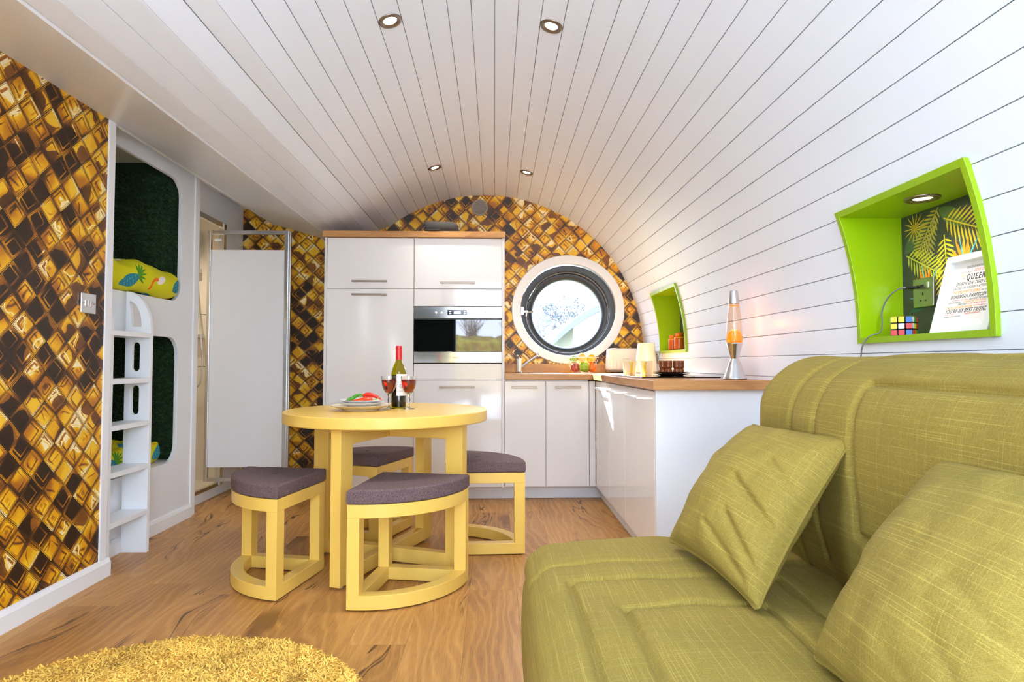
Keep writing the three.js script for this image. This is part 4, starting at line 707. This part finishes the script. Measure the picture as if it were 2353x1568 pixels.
{ // bottle
  const t = thing('wine_bottle', 'green glass bottle of red wine with a red cap on the table', 'bottle', [-0.467, TT, -3.0]);
  const out = [[0, 0.001], [0.034, 0], [0.0365, 0.004], [0.0365, 0.165], [0.0345, 0.182], [0.027, 0.204], [0.018, 0.222], [0.0145, 0.24], [0.0138, 0.298], [0, 0.298]];
  part('glass', lathe(out, 56), phys('#cdc62c', 0.03, { transmission: 1, thickness: 0, ior: 1.5 }), t);
  part('wine', lathe([[0, 0.004], [0.0345, 0.006], [0.035, 0.16], [0, 0.16]], 48), phys('#120406', 0.05), t, 'dark wine filling the lower half');
  part('capsule', lathe([[0.0156, 0.234], [0.0152, 0.285], [0.0158, 0.287], [0.0158, 0.293], [0.0152, 0.296], [0.015, 0.301], [0.013, 0.303], [0, 0.303]], 40), phys('#c81f27', 0.3), t, 'red metal screw cap');
  const lb = canvasTex(256, 256, (g, w, h) => { g.fillStyle = '#f4f2f4'; g.fillRect(0, 0, w, h); g.fillStyle = '#6a6a78'; for (const [y, a, b] of [[120, 60, 150], [138, 50, 165], [156, 62, 140], [186, 40, 180], [198, 50, 170]]) for (let x = a; x < b; x += 9) g.fillRect(x, y, 6, y < 170 ? 9 : 4); });
  part('label', new THREE.CylinderGeometry(0.0369, 0.0369, 0.105, 30, 1, true, 0.05 - 0.2, 1.75).translate(0, 0.1125, 0), std('#ffffff', 0.6, { map: lb, side: THREE.DoubleSide }), t, 'white paper label');
  const gl = thing('wine_glass', 'stemmed glass of red wine left of the bottle', 'glass', [-0.502, TT, -2.93]);
  const cut = (pts) => { const g = lathe(pts, 48), p = g.attributes.position; for (let i = 0; i < p.count; i++) { const x = p.getX(i), y = p.getY(i), z = p.getZ(i), a = Math.atan2(z, x), k = 1 - 0.03 * smooth(0.125, 0.08, y) * smooth(0.058, 0.072, y) * Math.abs(Math.sin(a * 6)); p.setXYZ(i, x * k, y, z * k); } g.computeVertexNormals(); return g; };
  part('bowl', cut([[0, 0.07], [0.008, 0.071], [0.018, 0.079], [0.0275, 0.094], [0.0335, 0.112], [0.0365, 0.132], [0.0378, 0.157], [0.037, 0.157], [0.0355, 0.132], [0.0322, 0.112], [0.0262, 0.095], [0.0168, 0.081], [0, 0.0755]]), mGlass, gl);
  part('stem', lathe([[0, 0.0005], [0.031, 0.0005], [0.031, 0.002], [0.012, 0.005], [0.0055, 0.012], [0.0045, 0.03], [0.007, 0.042], [0.0045, 0.056], [0.007, 0.0695], [0, 0.0697]], 10), mGlass, gl);
  part('wine', lathe([[0, 0.0758], [0.0165, 0.0812], [0.026, 0.0952], [0.032, 0.1122], [0.0352, 0.1315], [0.0357, 0.139], [0, 0.139]], 48), phys('#ffffff', 0, { transmission: 1, thickness: 0.03, ior: 1.34, attenuationColor: new THREE.Color().setRGB(0.62, 0.06, 0.03), attenuationDistance: 0.022 }), gl, 'red wine');
  const g2 = copyOf(gl, 'stemmed glass of red wine right of the bottle'); g2.position.set(-0.407, TT, -2.92); g2.rotation.y = 0.4;
}

// ------------------------------------------------------------------ left wing: bunks, ladder, shower, switch
{
  const XP = -1.85, bed = thing('bunk_bed', 'white built-in bunk bed with two rounded openings lined with green turf', 'bed', [-2.2, 0, -2.9]), T = (g) => g.translate(2.2, 0, 2.9);
  const face = poly([[-3.79, 0], [-2.0, 0], [-2.0, 2.13], [-3.79, 2.13]]); face.holes.push(rrect(-3.635, 1.29, -2.87, 2.003, 0.1, THREE.Path), rrect(-3.62, 0.365, -2.87, 1.078, 0.1, THREE.Path));
  part('front_panel', T(extr(face, 0.022, 0.002, 20).rotateY(-Math.PI / 2).translate(XP, 0, 0)), mWhite, bed);
  part('corner_post', T(M([bx(-1.99, 0, -3.838, -1.842, 2.13, -3.782, 0.003)])), mWhite, bed);
  part('base_board', T(bx(-2.6, 1.2, -3.66, XP - 0.024, 1.288, -1.78)), mWhite, bed); part('base_board', T(bx(-2.6, 0.27, -3.66, XP - 0.024, 0.363, -1.78)), mWhite, bed);
  const mTurf = std('#12301a', 0.95);
  part('turf_backing', T(M([bx(-2.6, 0.0, -3.70, XP - 0.024, 2.13, -3.672), bx(-2.615, 0, -3.67, -2.6, 2.13, -1.78)])), mTurf, bed);
  // blades of artificial turf
  const bl = new THREE.BufferGeometry(); bl.setAttribute('position', new THREE.Float32BufferAttribute([-0.0013, 0, 0, 0.0013, 0, 0, -0.001, 0.004, 0.012, 0.001, 0.004, 0.012, 0, -0.004, 0.022], 3)); bl.setIndex([0, 1, 2, 2, 1, 3, 2, 3, 4]); bl.computeVertexNormals();
  const N = 26000, im = new THREE.InstancedMesh(bl, std('#ffffff', 0.6, { side: THREE.DoubleSide }), N), r = rng(44), m = new THREE.Matrix4(), c = new THREE.Color();
  for (let k = 0; k < N; k++) {
    const back = r() < 0.12, y = 0.38 + r() * 1.68, e = new THREE.Euler((r() - 0.5) * 1.3, (back ? Math.PI / 2 : 0) + (r() - 0.5) * 1.3, r() * 6.28), q = new THREE.Quaternion().setFromEuler(e), s = 0.7 + r() * 0.7;
    m.compose(back ? V3(-2.6 + 2.2, y, -3.66 + r() * 1.3 + 2.9) : V3(-2.6 + r() * 0.72 + 2.2, y, -3.672 + 2.9), q, V3(s, s, s)); im.setMatrixAt(k, m);
    const v = 0.55 + 0.8 * r(); c.setRGB(0.045 * v, 0.125 * v, 0.04 * v); im.setColorAt(k, c);
  }
  im.name = 'turf_blades'; im.userData.kind = 'stuff'; im.castShadow = im.receiveShadow = true; bed.add(im);

  const duvetTex = canvasTex(1024, 512, (g, w, h) => {
    g.fillStyle = '#d9d500'; g.fillRect(0, 0, w, h);
    const pine = (x, y, s, a) => { g.save(); g.translate(x, y); g.rotate(a); g.scale(s, s); g.fillStyle = '#4f9b1e'; for (let k = -3; k <= 3; k++) { g.save(); g.translate(-60, 0); g.rotate(Math.PI + k * 0.32); g.beginPath(); g.moveTo(0, 0); g.quadraticCurveTo(40, -12, 78, 0); g.quadraticCurveTo(40, 12, 0, 0); g.fill(); g.restore(); } g.fillStyle = '#1f8398'; g.beginPath(); g.ellipse(0, 0, 70, 42, 0, 0, 7); g.fill(); g.strokeStyle = '#8fd0c8'; g.lineWidth = 3; for (let x2 = -48; x2 < 56; x2 += 20) for (let y2 = -24; y2 < 30; y2 += 17) { g.beginPath(); g.moveTo(x2, y2); g.lineTo(x2 + 4, y2 + 7); g.stroke(); } g.restore(); };
    const bird = (x, y, s, a) => { g.save(); g.translate(x, y); g.rotate(a); g.scale(s, s); g.fillStyle = '#f4f0ea'; g.beginPath(); g.ellipse(-30, 0, 42, 18, 0.2, 0, 7); g.fill(); g.strokeStyle = '#ef7412'; g.lineWidth = 15; g.lineCap = 'round'; g.beginPath(); g.moveTo(5, -5); g.quadraticCurveTo(45, -20, 55, 30); g.quadraticCurveTo(65, 60, 90, 62); g.stroke(); g.lineWidth = 8; g.beginPath(); g.moveTo(88, 60); g.quadraticCurveTo(120, 62, 126, 110); g.moveTo(70, 58); g.quadraticCurveTo(64, 84, 70, 104); g.stroke(); g.restore(); };
    pine(150, 130, 1, 0.35); bird(360, 130, 1, 0.3); pine(590, 160, 1, 0.5); bird(820, 120, 1, 0.1); pine(960, 300, 0.9, 1.2); bird(120, 350, 1, -0.5); pine(360, 380, 1, -0.3); bird(620, 390, 0.9, 0.7); pine(800, 420, 0.9, 0.2);
  }, true);
  const mDuvet = std('#ffffff', 0.8, { map: (() => { const t = tiled(duvetTex, 1 / 1.1, 1 / 0.55); t.offset.set(0.731, 0.75); return t; })() }), mMat = std('#3c2b2e', 0.9);
  const duv = (label, a, b, rr) => { const o = [(a[0] + b[0]) / 2, a[1], (a[2] + b[2]) / 2], t = thing('duvet', label, 'bedding', o); const g = softBox(a, b, rr, [44, 14, 90], (P, n) => V3(n.x * 0.006, 1, 0).multiplyScalar((fbm(P.x * 7, P.z * 5, 3) - 0.5) * 0.08 * (n.y > -0.2 ? 1 : 0.35)).addScaledVector(n, (fbm(P.z * 11 + 3, P.y * 12, 2) - 0.5) * 0.018)).translate(-o[0], -o[1], -o[2]); part('cover', g, mDuvet, t); return t; };
  duv('lime yellow duvet with teal pineapples bulging over the upper bunk edge', [-2.55, 1.295, -3.57], [-1.8, 1.455, -2.2], 0.07);
  duv('lime yellow patterned duvet on the lower bunk behind the ladder', [-2.55, 0.367, -3.58], [-1.895, 0.505, -2.2], 0.055);
  // ladder
  const l = thing('bunk_ladder', 'white ladder with five treads and slotted sides leading to the upper bunk', 'ladder', [-1.78, 0, -2.94]), U = (g) => g.translate(1.78, 0, 2.94);
  const stile = (z) => { const s = new THREE.Shape(); s.moveTo(-1.834, 0); s.lineTo(-1.71, 0); s.lineTo(-1.71, 1.08); s.bezierCurveTo(-1.71, 1.2, -1.755, 1.282, -1.834, 1.29); s.closePath(); for (const [y0, y1] of [[0.676, 0.82], [0.89, 1.034]]) s.holes.push(rrect(-1.803, y0, -1.762, y1, 0.018, THREE.Path)); const h = new THREE.Path(); h.moveTo(-1.804, 1.112); h.lineTo(-1.816, 1.24); h.bezierCurveTo(-1.775, 1.225, -1.757, 1.17, -1.757, 1.112); h.closePath(); s.holes.push(h); return extr(s, 0.025, 0.002, 20).translate(0, 0, z); };
  part('stile', U(stile(-3.105)), mWhite, l); part('stile', U(stile(-2.79)), mWhite, l);
  for (const y of [0.212, 0.437, 0.648, 0.858, 1.079]) part('tread', U(bx(-1.834, y - 0.024, -3.081, -1.709, y, -2.764, 0.002)), mWhite, l);
}
{ // shower
  const s = thing('shower_cubicle', 'cream lined shower cubicle with chrome frame beside the bunks', 'shower', [-2.28, 0, -4.28]), T = (g) => g.translate(2.28, 0, 4.28);
  part('tray', T(M([bx(-2.62, 0, -4.75, -1.965, 0.04, -3.84), bx(-1.985, 0, -4.47, -1.955, 0.072, -3.84, 0.003)])), mCream, s);
  part('sill', T(bx(-1.975, 0.0, -4.75, -1.951, 0.066, -3.84, 0.003)), mWhite, s);
  for (const [a, b] of [[0.04, 0.9], [0.905, 1.3], [1.305, 2.13]]) part('end_panel', T(bx(-2.615, a, -4.752, -1.97, b, -4.735, 0.002)), mCream, s);
  part('back_panel', T(bx(-2.615, 0.04, -4.73, -2.6, 2.13, -3.86)), mCream, s); part('side_panel', T(bx(-2.6, 0.04, -3.86, -1.975, 2.13, -3.842)), mCream, s);
  part('header', T(bx(-1.97, 1.937, -4.752, -1.95, 2.13, -3.838)), mWhite, s); part('infill', T(bx(-1.97, 0.066, -4.752, -1.95, 1.937, -4.4495)), mWhite, s);
  part('frame', T(M([bx(-1.972, 1.9, -4.45, -1.944, 1.936, -3.84, 0.002), bx(-1.972, 0.066, -4.45, -1.944, 1.936, -4.425, 0.002), bx(-1.975, 0.066, -4.42, -1.938, 1.936, -4.395, 0.003)])), mAlu, s, 'polished metal frame');
  part('bottom_channel', T(bx(-1.972, 0.066, -4.4, -1.944, 0.09, -3.85, 0.002)), mAlu, s);
  downlight('downlight', 'unseen spotlight added in the shower ceiling to brighten the cubicle', [-2.28, 2.129, -4.25], [0, -1, 0], 0.9);  // added lamp, lifts a cubicle that would otherwise be dark
  // door, opened square to the wall
  const ZS = -4.17, d = thing('shower_door', 'open shower door of frosted glass in a bright metal frame', 'door', [-1.944, 0.135, ZS]), D = (g) => g.translate(1.944, -0.135, -ZS), x0 = -1.944, x1 = -1.385, y0 = 0.137, y1 = 1.832;
  part('stile', D(bx(x0, y0, ZS - 0.014, x0 + 0.024, y1, ZS + 0.014, 0.004)), mAlu, d); part('stile', D(M([bx(x1 - 0.042, y0, ZS - 0.016, x1 - 0.012, y1, ZS + 0.016, 0.005), bx(x1 - 0.012, y0, ZS - 0.012, x1, y1, ZS + 0.012, 0.003)])), mAlu, d);
  part('rail', D(bx(x0 + 0.024, y1 - 0.026, ZS - 0.012, x1 - 0.042, y1, ZS + 0.012, 0.003)), mAlu, d); part('rail', D(bx(x0 + 0.024, y0, ZS - 0.012, x1 - 0.042, y0 + 0.026, ZS + 0.012, 0.003)), mAlu, d);
  const gx0 = x0 + 0.024, gx1 = x1 - 0.042, P = (a, b) => new THREE.PlaneGeometry(gx1 - gx0, b - a).translate((gx0 + gx1) / 2, (a + b) / 2, ZS);
  part('clear_pane', D(P(y0 + 0.026, 0.232)), mPane, d); part('clear_pane', D(P(1.7, y1 - 0.026)), mPane, d); part('frosted_pane', D(P(0.232, 1.7)), mFrost, d, 'frosted middle of the glass');
  part('sticker', D(bx(gx0 + 0.02, 1.76, ZS + 0.0005, gx0 + 0.066, 1.775, ZS + 0.0015)), mWhite, d);
  // shower set
  const m = thing('shower_set', 'chrome hand shower with hose on a riser in the cubicle', 'shower', [-2.28, 1.0, -4.735]), K = (g) => g.translate(2.28, -1, 4.735);
  part('head', K(M([bx(-2.335, 1.81, -4.7, -2.235, 1.93, -4.675, 0.008)])), mChrome, m); part('handle', K(cyl([-2.285, 1.63, -4.70], [-2.285, 1.82, -4.688], 0.015)), mChrome, m);
  part('bracket', K(M([bx(-2.33, 1.62, -4.735, -2.25, 1.655, -4.68, 0.005), bx(-2.36, 1.12, -4.735, -2.22, 1.15, -4.67, 0.006)])), mChrome, m);
  part('hose', K(tube([[-2.285, 1.63, -4.70], [-2.26, 1.4, -4.69], [-2.225, 1.15, -4.68], [-2.21, 0.9, -4.68], [-2.235, 0.76, -4.68], [-2.3, 0.735, -4.68], [-2.35, 0.78, -4.70]], 0.007, 60)), mAlu, m);
  part('riser', K(cyl([-2.3, 1.1, -4.715], [-2.3, 1.9, -4.715], 0.009)), mChrome, m);
}
{ // light switch
  const s = thing('light_switch', 'square chrome light switch with three rockers on the papered wall', 'switch', [XL, 1.179, -2.585]);
  part('plate', bx(0, -0.042, -0.046, 0.009, 0.042, 0.046, 0.003), std('#d9dadc', 0.25, { metalness: 1 }), s);
  for (const z of [-0.017, 0, 0.017]) part('rocker', bx(0.008, -0.012, z - 0.0065, 0.0115, 0.012, z + 0.0065, 0.001), std('#cfcac4', 0.35, { metalness: 1 }), s);
  for (const z of [-0.033, 0.033]) part('screw', lathe([[0, 0.0012], [0.003, 0.001], [0.0032, 0]], 12).rotateZ(-Math.PI / 2).translate(0.009, 0, z), mNickel, s);
}

// ------------------------------------------------------------------ outside
{
  const GY = -0.32, gt = dataTex(512, 512, (a, b) => mix3([50, 58, 40], [70, 78, 54], fbm(a * 60, b * 60, 3)));
  const lawn = new THREE.Mesh(uvm(new THREE.PlaneGeometry(160, 160).rotateX(-Math.PI / 2).translate(0, GY, -10), 'x'), std('#ffffff', 0.95, { map: tiled(gt, 0.25, 0.25) })); lawn.name = 'lawn'; lawn.userData.kind = 'structure'; scene.add(lawn); lawn.receiveShadow = true;
  struct('deck', bx(-9, GY - 0.1, ZB + 0.12, 9, -0.1, 11.0), std('#dcdee2', 0.9));  // unseen ground, made pale and broad to bounce daylight up into the room
  const hill = new THREE.PlaneGeometry(150, 40, 90, 24).rotateX(-Math.PI / 2), p = hill.attributes.position; for (let i = 0; i < p.count; i++) { const x = p.getX(i), z = p.getZ(i); p.setY(i, 11 * smooth(20, -20, z) * (0.75 + 0.5 * fbm(x * 0.05 + 9, 3, 2))); } hill.translate(0, GY - 0.2, -75); hill.computeVertexNormals();
  const hm = struct('hill', hill, std('#343a42', 1));
  // trees of leaf clumps
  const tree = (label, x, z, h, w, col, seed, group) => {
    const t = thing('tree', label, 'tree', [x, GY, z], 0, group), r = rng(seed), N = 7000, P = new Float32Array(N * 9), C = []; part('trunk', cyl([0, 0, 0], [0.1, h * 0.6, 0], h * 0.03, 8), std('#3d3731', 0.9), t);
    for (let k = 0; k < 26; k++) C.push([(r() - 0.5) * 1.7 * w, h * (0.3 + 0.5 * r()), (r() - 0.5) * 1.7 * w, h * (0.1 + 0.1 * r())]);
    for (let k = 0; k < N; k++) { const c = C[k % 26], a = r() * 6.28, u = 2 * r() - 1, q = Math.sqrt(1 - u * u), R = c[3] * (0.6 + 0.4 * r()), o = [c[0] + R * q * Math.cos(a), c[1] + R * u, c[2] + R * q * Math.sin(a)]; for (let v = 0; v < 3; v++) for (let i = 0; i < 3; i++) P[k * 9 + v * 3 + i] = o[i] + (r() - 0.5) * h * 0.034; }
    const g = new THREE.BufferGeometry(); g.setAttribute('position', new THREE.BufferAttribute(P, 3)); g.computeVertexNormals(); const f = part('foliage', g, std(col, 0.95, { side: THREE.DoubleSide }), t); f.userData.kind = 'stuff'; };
  tree('hazy tree seen through the round window, left of the others', -3.4, -44, 6.4, 3.2, '#525a62', 1); tree('hazy tree seen through the round window, middle of the row', 4.6, -47, 6.8, 3.2, '#525a62', 2); tree('hazy tree seen through the round window, behind the white pod', 12.4, -44, 7.0, 3.2, '#525a62', 3);  // distance haze is put into the grey-blue foliage colour
  tree('low green bush seen through the lower round window', 2.4, -30, 2.4, 2.6, '#39422f', 4);
  // neighbouring pod
  const pod = thing('camping_pod', 'white rounded camping pod outside the round window', 'pod', [3.12, GY, -12.5]);
  const sh = new THREE.Shape(); sh.moveTo(-1.5, 0); sh.lineTo(-1.5, 2.02); sh.quadraticCurveTo(-0.9, 2.45, 0, 2.5); sh.quadraticCurveTo(0.9, 2.45, 1.5, 2.02); sh.lineTo(1.5, 0); sh.closePath();
  part('end_wall', extr(sh, 5, 0.02, 40).translate(0, 0, -5), std('#f2f2f0', 0.5), pod);
  const ro = new THREE.Shape(); ro.moveTo(-2.0, 1.66); ro.quadraticCurveTo(-1.2, 2.62, 0, 2.68); ro.quadraticCurveTo(1.2, 2.62, 2.0, 1.66); ro.lineTo(1.94, 1.6); ro.quadraticCurveTo(1.1, 2.48, 0, 2.52); ro.quadraticCurveTo(-1.1, 2.48, -1.94, 1.6); ro.closePath();
  part('roof', extr(ro, 5.5, 0.01, 40).translate(0, 0, -5.2), std('#56616e', 0.6), pod, 'grey blue roof');
  // hedge behind the camera, seen in the mirror glass
  const ht = dataTex(256, 256, (a, b) => mix3(mix3([92, 76, 48], [132, 114, 70], fbm(a * 50, b * 50, 3)), [122, 120, 62], smooth(0.45, 0.75, fbm(a * 16 + 5, b * 16, 3))));
  const hb = thing('hedge', 'broad clipped hedge beyond the deck, mirrored in the microwave', 'hedge', [0, GY, 12]);
  part('foliage', softBox([-16, 0, -0.8], [16, 2.15, 0.8], 0.4, [320, 26, 12], (P, n) => (fbm(P.x * 3, P.y * 3 + P.z, 3) - 0.5) * 0.3), std('#ffffff', 0.95, { map: tiled(ht, 0.5, 0.5) }), hb);
  const sh2 = (label, x, seed) => { const t = thing('shrub', label, 'shrub', [x, GY + 2.1, 12.3]), r = rng(seed), g = []; for (let k = 0; k < 90; k++) { const a = (r() - 0.5) * 1.7, l = 0.35 + r() * 0.55; g.push(cyl([(r() - 0.5) * 0.4, 0, r() * 0.3], [Math.sin(a) * l, Math.cos(a) * l + 0.1, r() * 0.5], 0.005, 4)); } part('twigs', M(g), std('#7a6c66', 0.9), t); };
  sh2('bare twiggy shrub above the hedge, left one in the mirror glass', -0.75, 8); sh2('bare twiggy shrub above the hedge, right one in the mirror glass', 0.6, 9);
}
renderer.render(scene, camera);
